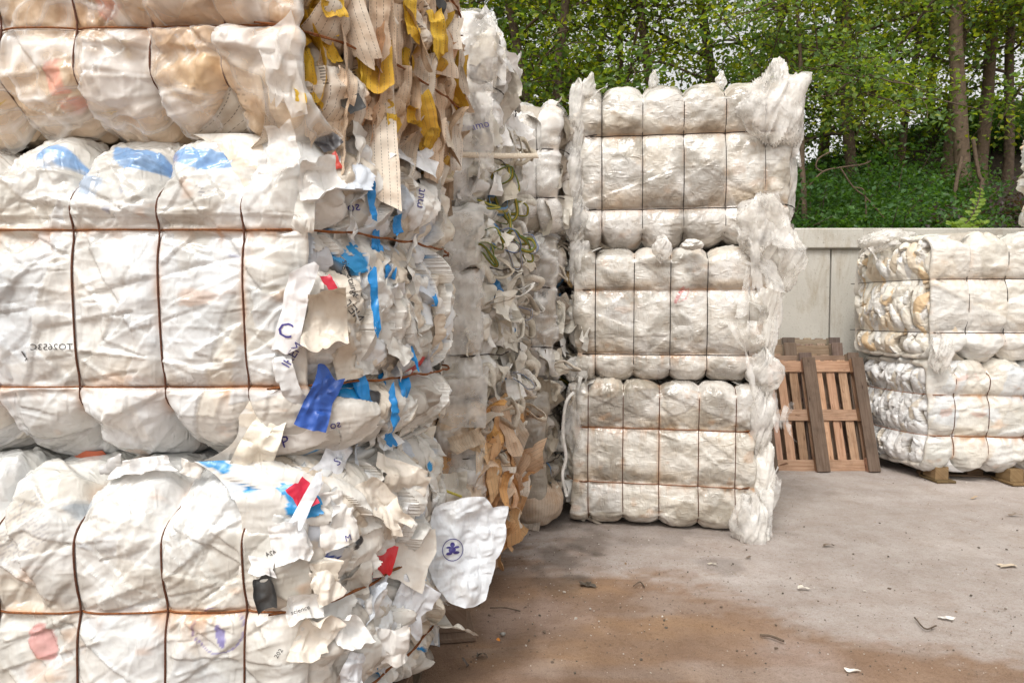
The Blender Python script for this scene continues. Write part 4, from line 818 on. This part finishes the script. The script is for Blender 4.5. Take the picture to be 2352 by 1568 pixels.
for i, (b_, px, py, d, w_, h_) in enumerate(((D2, 1520, 572, 4.93, 40, 50), (D2, 1590, 562, 4.93, 44, 20), (E2, 2160, 810, 6.36, 50, 70), (E2, 2040, 556, 7.0, 110, 44))): puff(b_, px, py, d, w_, h_, 'milky' if i != 1 else 'wrap', seed=50 + i)
shreds(D3, [(1785, 560, 4.84, 70, 160, 6), (1730, 600, 4.82, 40, 220, 3), (1820, 270, 5.0, 40, 110, 3), (1820, 610, 4.9, 40, 110, 3)])
shreds(D2, [(1730, 720, 4.80, 36, 240, 4), (1765, 700, 4.9, 60, 200, 3)])
shreds(D1, [(1795, 950, 4.9, 46, 130, 3), (1750, 1190, 4.80, 60, 110, 3)])
shreds(E2, [(2155, 790, 6.33, 60, 80, 2), (2030, 560, 6.9, 90, 50, 3)], mat='milky')

# ------------------------------------------------------------------ printed writing on the scraps
dg = None
def text_on(s, px, py, d, size, parent, mat, n=TOCAM, roll=0, mirror=False):
    fc = bpy.data.curves.new('t', 'FONT'); fc.body = s; fc.size = size; fc.align_x = 'CENTER'; fc.align_y = 'CENTER'; fc.resolution_u = 2
    to = bpy.data.objects.new('t', fc); COL.objects.link(to); bpy.context.view_layer.update()
    me = bpy.data.meshes.new_from_object(to.evaluated_get(bpy.context.evaluated_depsgraph_get())); bpy.data.objects.remove(to)
    V = np.array([v.co[:] for v in me.vertices]); F = [list(p.vertices) for p in me.polygons]
    if mirror: V[:, 0] *= -1
    ax, ay, az = orient(n, roll=roll); c = at(px, py, d); W = V[:, :1] * ax + V[:, 1:2] * ay + c
    mws = [o for o in parent.children if o.type == 'MESH' and o.name.split('.')[0] in ('torn_sheet', 'crushed_scraps', 'loose_scraps', 'film_wrapping', 'loose_bag', 'sack_strip')]
    cam_ = Vector((0, 0, CH)); out = []
    for p in W:
        dirv = (Vector(p) - cam_).normalized(); best = None
        for o in mws:
            key = o.name
            if key not in BV: BV[key] = BVHTree.FromPolygons([(o.matrix_world @ v.co) for v in o.data.vertices], [list(f.vertices) for f in o.data.polygons])
            h = BV[key].ray_cast(cam_, dirv)
            if h[0] is not None and (best is None or h[3] < best): best = h[3]
        out.append(cam_ + dirv * ((best if best and abs(best - (Vector(p) - cam_).length) < .25 else (Vector(p) - cam_).length) - .003))
    o = mk('printed_text', np.array(out), F, M[mat], parent, smooth=False); return o
BV = {}
bpy.context.view_layer.update()
for a in [('NET', 812, 715, 2.4, .045, A2, 'inkblack', -.9), ('signotainie', 805, 640, 2.4, .032, A2, 'inkblack', -1.3), ('est.', 815, 675, 2.4, .03, A2, 'inkblack', -.6), ('so', 812, 475, 2.4, .05, A2, 'ink', .2),
          ('C', 655, 760, 2.2, .07, A2, 'ink', -.2), ('mut', 965, 455, 2.75, .05, A2, 'ink', 1.4), ('IKEM', 672, 815, 2.2, .04, A2, 'ink', 1.0), ('P', 655, 1015, 2.15, .05, A2, 'ink', .3), ('so', 770, 975, 2.3, .04, A2, 'ink', .2),
          ('TO2653C', 118, 797, 2.15, .028, A2, 'inkblack', 0), ('J', 55, 815, 2.15, .035, A2, 'inkblack', .5), ('424', 622, 1270, 2.05, .02, A1, 'inkblack', .2), ('202', 640, 1500, 2.1, .02, A1, 'inkblack', .9),
          ('science', 690, 1400, 2.1, .02, A1, 'inkblack', .2), ('S', 775, 1060, 2.3, .04, A1, 'ink', .6), ('M', 800, 1235, 2.3, .03, A1, 'ink', .2), ('B', 1250, 677, 5.0, .06, C2, 'inkblack', .0),
          ('Framo', 1092, 290, 3.6, .06, B3, 'ink', .3)]:
    text_on(a[0], a[1], a[2], a[3], a[4], a[5].root, a[6], roll=a[7], mirror=a[0] in ('TO2653C', 'NET', 'so', '424'))
# emblem on the loose bag : ring with a small figure
def emblem(px, py, d, r, parent, mat):
    mb = MB(); c = at(px, py, d); ax, ay, az = orient((.35, -1, .25))
    th = np.linspace(0, 2 * np.pi, 36, endpoint=False)
    def proj(P2):
        out = []; cam_ = Vector((0, 0, CH)); key = bagp.name
        if key not in BV: BV[key] = BVHTree.FromPolygons([(bagp.matrix_world @ v.co) for v in bagp.data.vertices], [list(f.vertices) for f in bagp.data.polygons])
        for u, v in P2:
            p = Vector(c + ax * u + ay * v); dr = (p - cam_).normalized(); h = BV[key].ray_cast(cam_, dr); out.append(cam_ + dr * ((h[3] if h[0] else (p - cam_).length) - .003))
        return np.array([q[:] for q in out])
    ring = [(rr * math.cos(t), rr * math.sin(t)) for t in th for rr in (r, r * .93)]; n = len(th); i = np.arange(n)
    mb.add(proj(ring), np.stack([2 * i, 2 * ((i + 1) % n), 2 * ((i + 1) % n) + 1, 2 * i + 1], -1))
    for ex, ey, er, es in ((0, .45, .22, 1), (-.05, 0, .34, .8), (-.35, -.3, .3, .45), (.32, -.28, .3, .45), (.4, .2, .25, .4), (-.38, .25, .22, .4)):
        P2 = [(ex * r + r * er * math.cos(t) * k, ey * r + r * er * es * math.sin(t) * k) for t in th[::2] for k in (1, .02)]; n2 = len(th[::2]); j = np.arange(n2)
        mb.add(proj(P2), np.stack([2 * j, 2 * ((j + 1) % n2), 2 * ((j + 1) % n2) + 1, 2 * j + 1], -1))
    mb.build('printed_emblem', M[mat], parent, smooth=False)
emblem(1040, 1262, 2.78, .045, A1.root, 'ink')

# ------------------------------------------------------------------ pallets
def board(parent, name, cx, cy, cz, sx, sy, sz, col, rng, Mx):
    V, F = box(0, 0, 0, sx, sy, sz); L = int(np.argmax((sx, sy, sz))); o2 = [k for k in range(3) if k != L]
    # split vertices per face so that the grain runs along the board
    VV = V[F].reshape(-1, 3); FF = np.arange(24).reshape(6, 4); U = np.stack([VV[:, L], VV[:, o2[0]] + VV[:, o2[1]]], -1) + rng.uniform(0, 9, 2)
    VV = VV * (1 + 0) + (cx, cy, cz); W = np.array([(Mx @ Vector(v))[:] for v in VV]); c = np.array(col) * rng.uniform(.68, 1.2) * np.array([1, rng.uniform(.94, 1.04), rng.uniform(.9, 1.08)])
    me_o = mk(name, W, FF, M['wood'], parent, col=np.tile(c, (24, 1)), uv=U, smooth=False)
    md = me_o.modifiers.new('w', 'WELD'); md.merge_threshold = .0005; md = me_o.modifiers.new('b', 'BEVEL'); md.width = .004; md.segments = 2
def pallet(label, Mx, w=1.14, h=1.2, seed=0, dark=(.17, .12, .095), light=(.46, .295, .19), blocks=(.36, .22, .14), group=None):
    "local: x width, z length, y from skids (0) to deck (.144)"
    r = np.random.default_rng(seed); root = empty('wooden_pallet', Mx.translation, label, 'pallet', group)
    xs = (-w / 2 + .055, 0, w / 2 - .055)
    for x in xs: board(root, 'skid_board', x, .011, h / 2, .118 if x else .135, .022, h, dark, r, Mx)
    for x in xs:
        for z in (.075, h / 2, h - .075): board(root, 'block', x, .061, z, .10, .078, .145, blocks, r, Mx)
    for z in (.075, h / 2, h - .075): board(root, 'stringer_board', 0, .111, z, w, .022, .12, [v * .9 for v in light], r, Mx)
    n = 9; 
    for i in range(n): board(root, 'deck_board', -w / 2 + .045 + i * (w - .09) / (n - 1), .133, h / 2 + r.uniform(-.006, .006), .088, .022, h + .01, light, r, Mx)
    return root
def lean(x, y, ang, z=0.01, yaw=0): return Matrix.Translation((x, y, z)) @ Matrix.Rotation(R(yaw), 4, 'Z') @ Matrix.Rotation(R(-ang), 4, 'X')
pallet('orange brown wooden pallet leaning in front with dark skids towards the viewer', lean(3.14, 6.80, 20), seed=1)
pallet('weathered pallet leaning second, just behind the orange brown one', lean(3.16, 7.03, 15, .02), seed=2, light=(.30, .21, .15), dark=(.2, .15, .12), blocks=(.33, .27, .21))
pallet('weathered pallet leaning third from the front, top row of blocks showing', lean(3.05, 7.24, 11, .06), seed=3, light=(.30, .22, .17), dark=(.22, .16, .13), blocks=(.36, .3, .25), h=1.24)
pallet('greyest pallet standing closest against the concrete wall', lean(3.10, 7.48, 7, .03), seed=4, light=(.33, .27, .21), dark=(.18, .14, .12), blocks=(.45, .40, .35), h=1.31)
def flat(x, y, yaw): return Matrix.Translation((x, y, 0.0)) @ Matrix.Rotation(R(yaw), 4, 'Z') @ Matrix.Rotation(R(90), 4, 'X') @ Matrix.Translation((0, 0, -.6))
pallet('dark grimy pallet under the left front stack with a feed of film round its foot', flat(-.99, 2.77, -2), seed=5, w=1.15, h=1.2, dark=(.15, .11, .08), light=(.2, .13, .09), blocks=(.18, .12, .08))
pallet('grimy pallet under the second stack', flat(-.75, 4.3, 0), seed=6, dark=(.15, .11, .08), light=(.2, .13, .09), blocks=(.18, .12, .08))
pallet('dark wooden pallet under the right stack', flat(4.70, 7.05, 90 - 8), seed=7, w=.9, h=1.0, dark=(.16, .11, .07), light=(.16, .11, .07), blocks=(.18, .12, .07))
# block feet visible below the stacks
def foot(x, y, label, col, s=1.0, rr=0):
    r = np.random.default_rng(int(abs(x) * 100)); root = empty('wooden_block', (x, y, 0), label, 'wood block'); Mx = Matrix.Translation((x, y, 0)) @ Matrix.Rotation(R(rr), 4, 'Z')
    board(root, 'base_board', 0, 0, .012, .20 * s, .30, .022, col, r, Mx); board(root, 'upright_block', -.01, .01, .083, .14 * s, .20, .12, col, r, Mx)
foot(-.30, 3.42, 'dark wooden foot poking out beneath the loose white bag', (.27, .19, .13), 1.0, 10)
foot(-.50, 2.80, 'dark wooden foot at the lower picture edge under the left front stack', (.14, .10, .07), 1.0, 0)
foot(4.10, 6.52, 'brown wooden block under the left corner of the right stack', (.22, .15, .07), .9)
foot(4.74, 6.42, 'brown wooden block under the right stack at the picture edge', (.22, .15, .07), .9)

# ------------------------------------------------------------------ rolled sack on the ground by stack C
rt = empty('sack_bundle', (.16, 5.2, 0), 'round bundle of netting sack lying on the ground before the dark gap', 'bundle')
u, v = np.meshgrid(np.linspace(0, 2 * np.pi, 60), np.linspace(.02, np.pi - .02, 34), indexing='ij')
rr = .20 * (1 + .25 * (fbm(np.cos(u) * 2 + 3, np.sin(u) * 2 + v * 2, v * 2, o=4) - .5)) * (1 + .05 * tri(v * 3 + np.sin(u)))
V = np.stack([rr * 1.1 * np.sin(v) * np.cos(u) + .17, rr * 1.0 * np.sin(v) * np.sin(u) + 5.15, rr * .95 * np.cos(v) + .19], -1).reshape(-1, 3)
mk('sack_roll', V, grid(60, 34), M['woven'], rt, col=np.tile([.52, .42, .33], (len(V), 1)), uv=np.stack([u * .2, v * .2], -1).reshape(-1, 2))
for i in range(9): flap('torn_sheet', rng, np.array([.12 + rng.normal(0, .1), 5.0 + rng.uniform(-.02, .1), .22 + rng.normal(0, .1)]), (rng.normal(0, .5), -1, .3), .2, .2, (.55, .5, .44), rt, mat='woven' if i % 2 else 'clear', crumple=.15, curl=1.2, na=14, nb=14)

# ------------------------------------------------------------------ trailing film string at the left of the centre stack
P = cat([at(1318, 900, 4.95), at(1300, 925, 4.9), at(1293, 990, 4.9), at(1300, 1050, 4.9), at(1292, 1090, 4.88), at(1302, 1140, 4.85)], 40)
V, F = ribbon(P, .022, up=(0, -1, .2)); mk('film_shred', V, F, M['milky'], D1.root)
P = cat([at(1060, 1140, 3.35), at(1020, 1125, 3.2), at(975, 1105, 3.05)], 12); V, F = ribbon(P, .012, up=(0, -1, .3)); mk('yellow_strap', V, F, M['webbing'], B1.root, col=np.tile([.6, .55, .1], (len(V), 1)), uv=np.zeros((len(V), 2)))
P = cat([at(1235, 358, 3.9), at(1150, 358, 3.7), at(1060, 355, 3.6)], 20); V, F = ribbon(P, .032, up=(0, -1, .2)); mk('webbing_strap', V, F, M['webbing'], B3.root, col=np.tile([.66, .58, .47], (len(V), 1)), uv=np.zeros((len(V), 2)))

# ------------------------------------------------------------------ litter on the ground
def gp(px, py):
    d = CH * 1568 / (py - 715); p = at(px, py, d); return p[0], p[1]
mb = MB(); r = np.random.default_rng(8)
for i in range(2100):
    if i < 1600: px, py = r.uniform(930, 2352), r.uniform(1090, 1568)
    else: px, py = r.normal(1320, 150), r.normal(1330, 90)
    if py < 1080: continue
    x, y = gp(px, py)
    if x < -.3 or y > 7.8: continue
    s = r.uniform(.001, .0032) * (1 if r.random() < .95 else 2.2); c = [(.12, .10, .08), (.16, .12, .09), (.5, .47, .43), (.65, .62, .58), (.3, .2, .12)][r.choice(5, p=[.38, .25, .17, .08, .12])]
    V, F = box(0, 0, 0, s * r.uniform(.8, 3), s * r.uniform(.8, 2.2), s); a = r.uniform(0, 3); V = V * r.uniform(.7, 1.3, V.shape)
    V = np.stack([V[:, 0] * math.cos(a) - V[:, 1] * math.sin(a) + x, V[:, 0] * math.sin(a) + V[:, 1] * math.cos(a) + y, V[:, 2] + s * .4], -1); mb.add(V, F, c)
o = mb.build('gravel_crumbs', M['crumb'], smooth=False); tag(o, 'fine dark and pale crumbs strewn over the yard floor', 'crumbs', kind='stuff')
def scrap(name, px, py, w_, h_, col, label, cat_='litter', rot=0, cr=.12, mat='sheet'):
    x, y = gp(px, py); V, F, U = sheet(rng, w_ * .72, h_ * .72, 12, 12, cr, .3, .35); c, s = math.cos(rot), math.sin(rot)
    W = np.stack([V[:, 0] * c - V[:, 1] * s + x, V[:, 0] * s + V[:, 1] * c + y, V[:, 2] - V[:, 2].min() + .006], -1)
    o = mk(name, W, F, M[mat], col=np.tile(col, (len(W), 1)), uv=U, sharp=32); tag(o, label, cat_)
scrap('paper_scrap', 2310, 1310, .16, .09, (.62, .52, .40), 'tan piece of card lying on the floor at the right picture edge')
scrap('paper_scrap', 1845, 1363, .09, .04, (.70, .66, .58), 'crumpled off white paper scrap in the middle of the open floor')
scrap('film_scrap', 2170, 1435, .12, .05, (.80, .78, .74), 'thin white film shred lying on the pale floor at lower right', rot=-.6)
scrap('film_scrap', 1960, 1562, .08, .03, (.80, .76, .70), 'white sliver at the bottom picture edge', rot=-.4)
scrap('orange_scrap', 1145, 1487, .035, .03, (.70, .25, .03), 'small orange scrap on the brown floor before the wooden foot')
scrap('bottle_cap', 955, 1547, .02, .02, (.02, .35, .12), 'tiny green scrap at the lower picture edge by the stack foot')
scrap('paper_scrap', 1636, 1305, .08, .03, (.62, .58, .48), 'pale crumbly scrap on the floor before the centre stack')
scrap('wood_chip', 2235, 1150, .14, .04, (.45, .33, .22), 'light brown wood chip far right on the floor', rot=.4)
scrap('wood_chip', 2330, 1190, .16, .05, (.20, .15, .11), 'dark splinter cluster near the right picture edge', rot=-.3)
scrap('leaf_litter', 1905, 1262, .10, .04, (.16, .12, .09), 'dry brown leaf on the open floor, nearest the centre stack')
scrap('leaf_litter', 1720, 1290, .05, .03, (.16, .12, .09), 'curled dark leaf lying below the frayed corner of the centre stack')
scrap('leaf_litter', 1345, 1355, .13, .08, (.08, .065, .05), 'dark sooty clump on the floor left of the centre')
scrap('leaf_litter', 1110, 1525, .08, .05, (.08, .065, .05), 'dark clump on the brown floor near the bottom edge', cr=.3)
scrap('leaf_litter', 1070, 1550, .05, .04, (.07, .05, .04), 'small dark clump close to the bottom edge, left of its larger neighbour', cr=.3)
scrap('plastic_scrap', 1030, 1220 + 200, .10, .05, (.45, .38, .3), 'dusty film shred wound about the dark wooden foot', cr=.3)
def twig(pts, rad, label):
    P = []
    for px, py in pts: x, y = gp(px, py); P.append((x, y, .012))
    P = cat(P, 16); V, F = tube(P, rad, 5); o = mk('twig', V, F, M['bark']); tag(o, label, 'twig')
twig([(2100, 1235 + 200), (2125, 1462), (2150, 1455)], .004, 'thin dark twig on the pale floor below the white shred')
twig([(1745, 1477), (1770, 1480), (1800, 1492)], .006, 'short dark twig on the orange stained floor at lower centre')
twig([(1125, 1412), (1160, 1412), (1195, 1420)], .004, 'thin curved twig on the brown floor right of the wooden foot')
twig([(1455, 1360), (1470, 1350), (1480, 1362)], .004, 'forked little twig beside the grey patch')
x, y = gp(1155, 1473); V, F = box(0, 0, 0, .022, .02, .016)
u, v = np.meshgrid(np.linspace(0, 2 * np.pi, 12), np.linspace(.02, 3.12, 8), indexing='ij'); V = np.stack([.014 * np.sin(v) * np.cos(u) * (1 + .3 * np.sin(3 * u)) + x, .011 * np.sin(v) * np.sin(u) + y, .009 * np.cos(v) + .008], -1).reshape(-1, 3)
o = mk('stone', V, grid(12, 8), M['crumb'], col=np.tile([.3, .29, .27], (len(V), 1))); tag(o, 'small grey pebble lying just above the orange scrap', 'stone')

# ------------------------------------------------------------------ trees
def limb(rg, p0, d, l, r0, r1, n=9, droop=0., wig=.12):
    P = [np.array(p0, float)]; d = nrm(d)
    for i in range(n - 1):
        d = nrm(d + rg.normal(0, wig, 3) + np.array([0, 0, -droop])); P.append(P[-1] + d * l / (n - 1))
    return np.array(P), np.linspace(r0, r1, n)
def leaves(rg, C, per, sr, size, cols):
    "C clusters -> diamonds folded along the midrib"
    n = len(C) * per; c = np.repeat(C, per, 0) + rg.normal(0, 1, (n, 3)) * np.array([sr, sr, sr * .42])
    nn = rg.normal(0, .55, (n, 3)) + np.array([0, -.25, .75]); nn /= np.linalg.norm(nn, axis=1)[:, None]
    a = np.cross(nn, rg.normal(0, 1, (n, 3))); a /= np.linalg.norm(a, axis=1)[:, None]; b = np.cross(nn, a)
    s = size * rg.uniform(.6, 1.25, n)[:, None]
    V = np.stack([c - a * s * .5, c + b * s * .34 + nn * s * .08 - a * s * .05, c + a * s * .5 - nn * s * .08, c - b * s * .34 + nn * s * .08 - a * s * .05], 1).reshape(-1, 3)
    F = np.arange(n * 4).reshape(-1, 4); cl = np.array(cols)[rg.integers(len(cols), size=len(C))]
    col = np.repeat(np.repeat(cl, per, 0) * rg.uniform(.7, 1.3, n)[:, None], 4, 0); return V, F, col
GREEN = [(.085, .155, .04), (.12, .20, .045), (.17, .25, .045), (.09, .165, .055), (.26, .31, .04)]
def tree(seed, H=11., tr=.17, spread=3.0, base=.25, nl=16, per=18, leafs=.105, cols=GREEN, bark='bark', trunks=1, sr=.30):
    rg = np.random.default_rng(seed); mb = MB(); C = []
    for q in range(trunks):
        P, rad = limb(rg, (q * .5, 0, -.4), (rg.normal(0, .04), rg.normal(0, .04), 1), H, tr, tr * .3, 16, 0, .035)
        rad[0] *= 1.35; V, F = tube(P, rad, 10); mb.add(V, F)
        for i in range(nl):
            f = base + (1 - base) * (i + rg.uniform(0, 1)) / nl; k = f * 15; j = int(min(k, 14)); p = P[j] * (1 - (k - j)) + P[j + 1] * (k - j)
            a = i * 2.4 + rg.uniform(-.5, .5); l = spread * (1.1 - .55 * f) * rg.uniform(.7, 1.2)
            Q, rq = limb(rg, p, (math.cos(a), math.sin(a), rg.uniform(.0, .6)), l, tr * .32 * (1.2 - f), .012, 10, .03)
            V, F = tube(Q, rq, 6); mb.add(V, F)
            for m in range(9):
                j2 = rg.integers(3, 10); Q2, r2 = limb(rg, Q[j2], rg.normal(0, 1, 3) * (1, 1, .5) + (Q[j2] - Q[j2 - 1]) * 3, rg.uniform(.5, 1.2), .012, .004, 5, .08)
                V, F = tube(Q2, r2, 4); mb.add(V, F); C += [Q2[1] + rg.normal(0, .15, 3), Q2[2], Q2[4]]
            C += [Q[9], Q[7]]
    C = np.array(C); V, F, col = leaves(rg, C, per, sr, leafs, cols)
    root = bpy.data.objects.new('tree', None); COL.objects.link(root)
    t = mb.build('trunk', M[bark], root); cr = mk('crown', V, F, M['leaf'], root, col=col, smooth=False)
    return root
def put(root, x, y, s=1., rz=0., label='', name=None, cat_='tree', group='trees on the bank behind the wall', dz=0., first=True):
    if not first:
        c = root.copy(); COL.objects.link(c)
        for ch in list(root.children): k = ch.copy(); COL.objects.link(k); k.parent = c
        root = c
    if name: root.name = name
    root.location = (x, y, float(hillz(np.array([x]), np.array([y]))[0]) + dz); root.scale = (s,) * 3; root.rotation_euler = (0, 0, rz); tag(root, label, cat_, group); return root
def wx(px, y): return (px - 1176) / 1568 * y
YG = [(.20, .27, .025), (.25, .31, .03), (.16, .23, .03), (.12, .20, .035)]
T1 = tree(101, 11, .10, 3.2, .08, 24); T2 = tree(102, 12, .12, 3.4, .10, 24); T3 = tree(103, 10, .08, 2.8, .06, 24, cols=YG); T4 = tree(104, 12.5, .135, 3.4, .30, 20, bark='bark_pale', cols=GREEN + YG[:2])
put(T1, wx(1268, 12), 12.0, 1, 0, 'slim dark twin trunk tree rising between the second stack and the centre stack, right stem')
put(T2, wx(1232, 12.6), 12.6, .95, 1.0, 'dark tree immediately behind the top of the second stack, left stem')
put(T4, wx(2208, 11.5), 11.5, 1, .3, 'stoutest tree with pale brown trunk right of the sapling, before the dark bank')
put(T3, wx(2060, 13.5), 13.5, 1, 2.0, 'slender tree with yellow green leaves left of the stout pale trunk')
more = [(T2, 1957, 13.0, .95, 2.2, 'dark straight trunk tree above the right end of the centre stack'),
        (T4, 2165, 12.4, .85, 3.3, 'leaning trunk lit warm on its edge, close left of the stout pale trunk'),
        (T4, 2240, 12.6, .85, 5.0, 'pale trunk close right of the stoutest tree'),
        (T1, 1500, 13.5, 1.05, 4.0, 'leafy tree behind the middle of the centre stack'),
        (T2, 1640, 15.5, 1.1, .6, 'leafy tree behind the right half of the centre stack'),
        (T3, 1390, 14.5, 1.1, 1.2, 'leafy tree behind the left corner of the centre stack'),
        (T1, 1780, 14.0, 1.0, 5.2, 'leafy tree over the frayed plume of the centre stack'),
        (T1, 1100, 13.0, 1.05, 2.7, 'leafy tree over the second stack top'),
        (T1, 2300, 12.6, .9, 1.7, 'leafy tree right of the three pale trunks'),
        (T3, 2350, 14.0, 1.0, .2, 'leafy tree at the right picture edge'),
        (T2, 1880, 17.5, 1.1, 4.4, 'tree standing farther back between the plume and the dark straight trunk'),
        (T1, 2120, 17.0, 1.1, .9, 'tree farther back left of the three pale trunks'),
        (T2, 2480, 15.5, 1.1, 3.9, 'tree past the right picture edge whose leaves reach in'),
        (T3, 1330, 18.0, 1.2, 3.0, 'far tree glimpsed between the second and the centre stack'),
        (T2, 960, 15.0, 1.1, 3.5, 'far tree hidden mostly by the beige sack bale')]
for t_, px, y, s, rz, lb in more: put(t_, wx(px, y), y, s, rz, lb, first=False)
# sapling
SP = tree(120, 5.0, .045, 1.2, .45, 9, 22, .08, bark='bark_pale', sr=.2); put(SP, wx(1852, 9.3), 9.3, 1, 0, 'thin reddish brown sapling just behind the wall right of the centre stack')
# shrubs on the bank
def shrub(seed, n, rx, rz_, per, cols, size=.075, name='shrub'):
    rg = np.random.default_rng(seed); mb = MB(); C = []
    for i in range(n):
        a = rg.uniform(0, 6.28); e = rg.uniform(.15, 1.3); l = rg.uniform(.5, 1); Q, rq = limb(rg, (rg.normal(0, .1), rg.normal(0, .1), -.1), (math.cos(a) * math.cos(e), math.sin(a) * math.cos(e), math.sin(e)), rx * l, .016, .004, 7, .03)
        Q[:, 2] *= rz_ / rx; V, F = tube(Q, rq, 4); mb.add(V, F); C += [Q[3], Q[5], Q[6], Q[4] + rg.normal(0, .12, 3)]
    V, F, col = leaves(rg, np.array(C), per, .17, size, cols); root = bpy.data.objects.new(name, None); COL.objects.link(root)
    mb.build('stems', M['bark'], root); mk('foliage', V, F, M['leaf'], root, col=col, smooth=False); return root
DK = [(.045, .11, .022), (.06, .14, .03), (.075, .16, .04), (.05, .12, .04)]
S1 = shrub(201, 34, 1.3, 1.5, 34, DK); S2 = shrub(202, 34, 1.5, 1.1, 34, [(.06, .15, .03), (.05, .12, .035), (.08, .17, .04)]); S3 = shrub(203, 26, 1.2, .8, 26, [(.055, .035, .04), (.04, .028, .03), (.07, .05, .05), (.03, .05, .02)], .07)
G_ = 'shrubs on the bank behind the wall'
put(S1, wx(1840, 9.6), 9.6, 1, 0, 'dense dark green shrub behind the wall beside the sapling', cat_='shrub', group=G_)
put(S2, wx(2030, 9.4), 9.4, 1, 0, 'bright mid green shrub above the wall coping between the sapling and the stout trunk', cat_='shrub', group=G_)
put(S3, wx(2200, 9.6), 9.6, 1, 0, 'purplish brown leaved shrub at the foot of the stout pale trunk', cat_='shrub', group=G_)
sh = [(S1, 1900, 10.4, 1.0, 1, 'dark shrub up the bank left of the dark straight trunk'), (S1, 1985, 10.8, 1.05, 2, 'dark shrub up the bank under the dark straight trunk'), (S2, 1930, 9.1, .7, 3, 'low green shrub touching the coping right of the sapling'),
      (S1, 2075, 10.6, 1.0, 4, 'dark shrub up the bank left of the three trunks'), (S2, 2110, 9.6, .8, 5, 'low bright shrub left of the purplish one'), (S3, 2300, 10.6, 1.0, 1, 'purplish brown shrub on the dark bank at the right'),
      (S3, 2120, 9.0, .6, 4, 'low purplish shrub right at the coping'), (S3, 2230, 8.9, .6, 2, 'low purplish shrub behind the sprouting plant'), (S1, 1800, 10.8, 1.1, 3, 'dark shrub partly hidden by the centre stack edge'), (S2, 1870, 11.6, 1.0, 2, 'green shrub high on the bank right of the plume'),
      (S1, 2030, 12.0, 1.1, 1, 'dark shrub at the crest between the slender trees'), (S2, 2150, 11.8, .9, .5, 'green shrub just left of the warm lit trunk'), (S1, 1750, 9.5, 1.0, .5, 'dark shrub behind the centre stack'), (S1, 1700, 12.5, 1.2, 2.5, 'dark shrub far behind the centre stack'),
      (S2, 2330, 13.5, 1.0, 2.5, 'green shrub on the crest at the right picture edge'), (S2, 2330, 9.3, .5, 1.5, 'small green shrub above the right stack'), (S1, 1280, 11.5, 1.0, 2, 'dark shrub low behind the gap left of the centre stack'), (S1, 2260, 13.8, .8, 2, 'dark shrub on the crest behind the pale trunks')]
for t_, px, y, s, rz, lb in sh: put(t_, wx(px, y), y, s, rz, lb, cat_='shrub', group=G_, first=False)
# ground cover on the slope
rg = np.random.default_rng(77); n = 5200; X = rg.uniform(2.0, 11, n); Y = rg.uniform(8.4, 17, n); keep = fbm(X * .7, Y * .7, o=3) > np.where(X > wx(2260, 1) * Y, .60, .40); X, Y = X[keep], Y[keep]
V, F, col = leaves(rg, np.stack([X, Y, hillz(X, Y) + .08], 1), 12, .13, .07, DK); o = mk('ground_cover', V, F, M['leaf'], col=col, smooth=False); tag(o, 'low green ground cover on the bank behind the wall', 'ground cover', kind='stuff')
# young sprout with round leaves, bare vines
sp = empty('young_plant', (wx(2215, 8.1), 8.1, 2.4), 'young plant with large yellow green leaves sprouting above the coping', 'plant')
mb = MB(); lm = MB(); rg = np.random.default_rng(4)
for pts in ([(2190, 540), (2225, 505), (2245, 470), (2252, 435)], [(2190, 540), (2205, 522), (2185, 512)], [(2200, 535), (2235, 520), (2262, 512)]):
    P = cat([at(a, b, 8.1) for a, b in pts], 14); V, F = tube(P, .006, 5); mb.add(V, F)
    for i in range(2, len(P), 1):
        for sd in (-1, 1):
            s = rg.uniform(.05, .085); d = nrm([sd, rg.normal(0, .3), rg.uniform(0, .5)]); c = P[i] + d * s * .6; nn = nrm([rg.normal(0, .3), -1, .6]); a = d; b = np.cross(nn, a); th = np.linspace(0, 2 * np.pi, 8, endpoint=False)
            V = c + np.cos(th)[:, None] * a * s * .55 + np.sin(th)[:, None] * b * s * .38; V = np.vstack([c + nn * .008, V]); F = np.array([[0, 1 + k, 1 + (k + 1) % 8, 0] for k in range(8)])[:, :3]; lm.add(V, F, (.20, .30, .04))
mb.build('stems', M['bark'], sp); lm.build('leaves', M['leaf'], sp, smooth=False)
vn_ = empty('bare_vine', (wx(1900, 9.0), 9.0, 2.5), 'tangle of bare pale vine stems beside the sapling', 'vine')
for pts in ([(1855, 430), (1890, 395), (1930, 385), (1980, 378), (2000, 370)], [(1930, 385), (1960, 430), (1990, 455), (2030, 500)], [(1890, 395), (1875, 385), (1880, 365), (1905, 350)], [(1960, 430), (1985, 440), (1990, 500)]):
    V, F = tube(cat([at(a, b, 8.9) for a, b in pts], 24), .011, 5); mk('stem', V, F, M['bark_pale'], vn_)
v2 = empty('bare_vine', (wx(2240, 10.5), 10.5, 2.8), 'thick pale vine stems looping down the stout pale trunk', 'vine')
for pts in ([(2235, 320), (2248, 400), (2255, 420), (2245, 470), (2200, 520)], [(2210, 360), (2195, 430), (2190, 520)]):
    V, F = tube(cat([at(a, b, 10.6) for a, b in pts], 24), .03, 6); mk('stem', V, F, M['bark_pale'], v2)
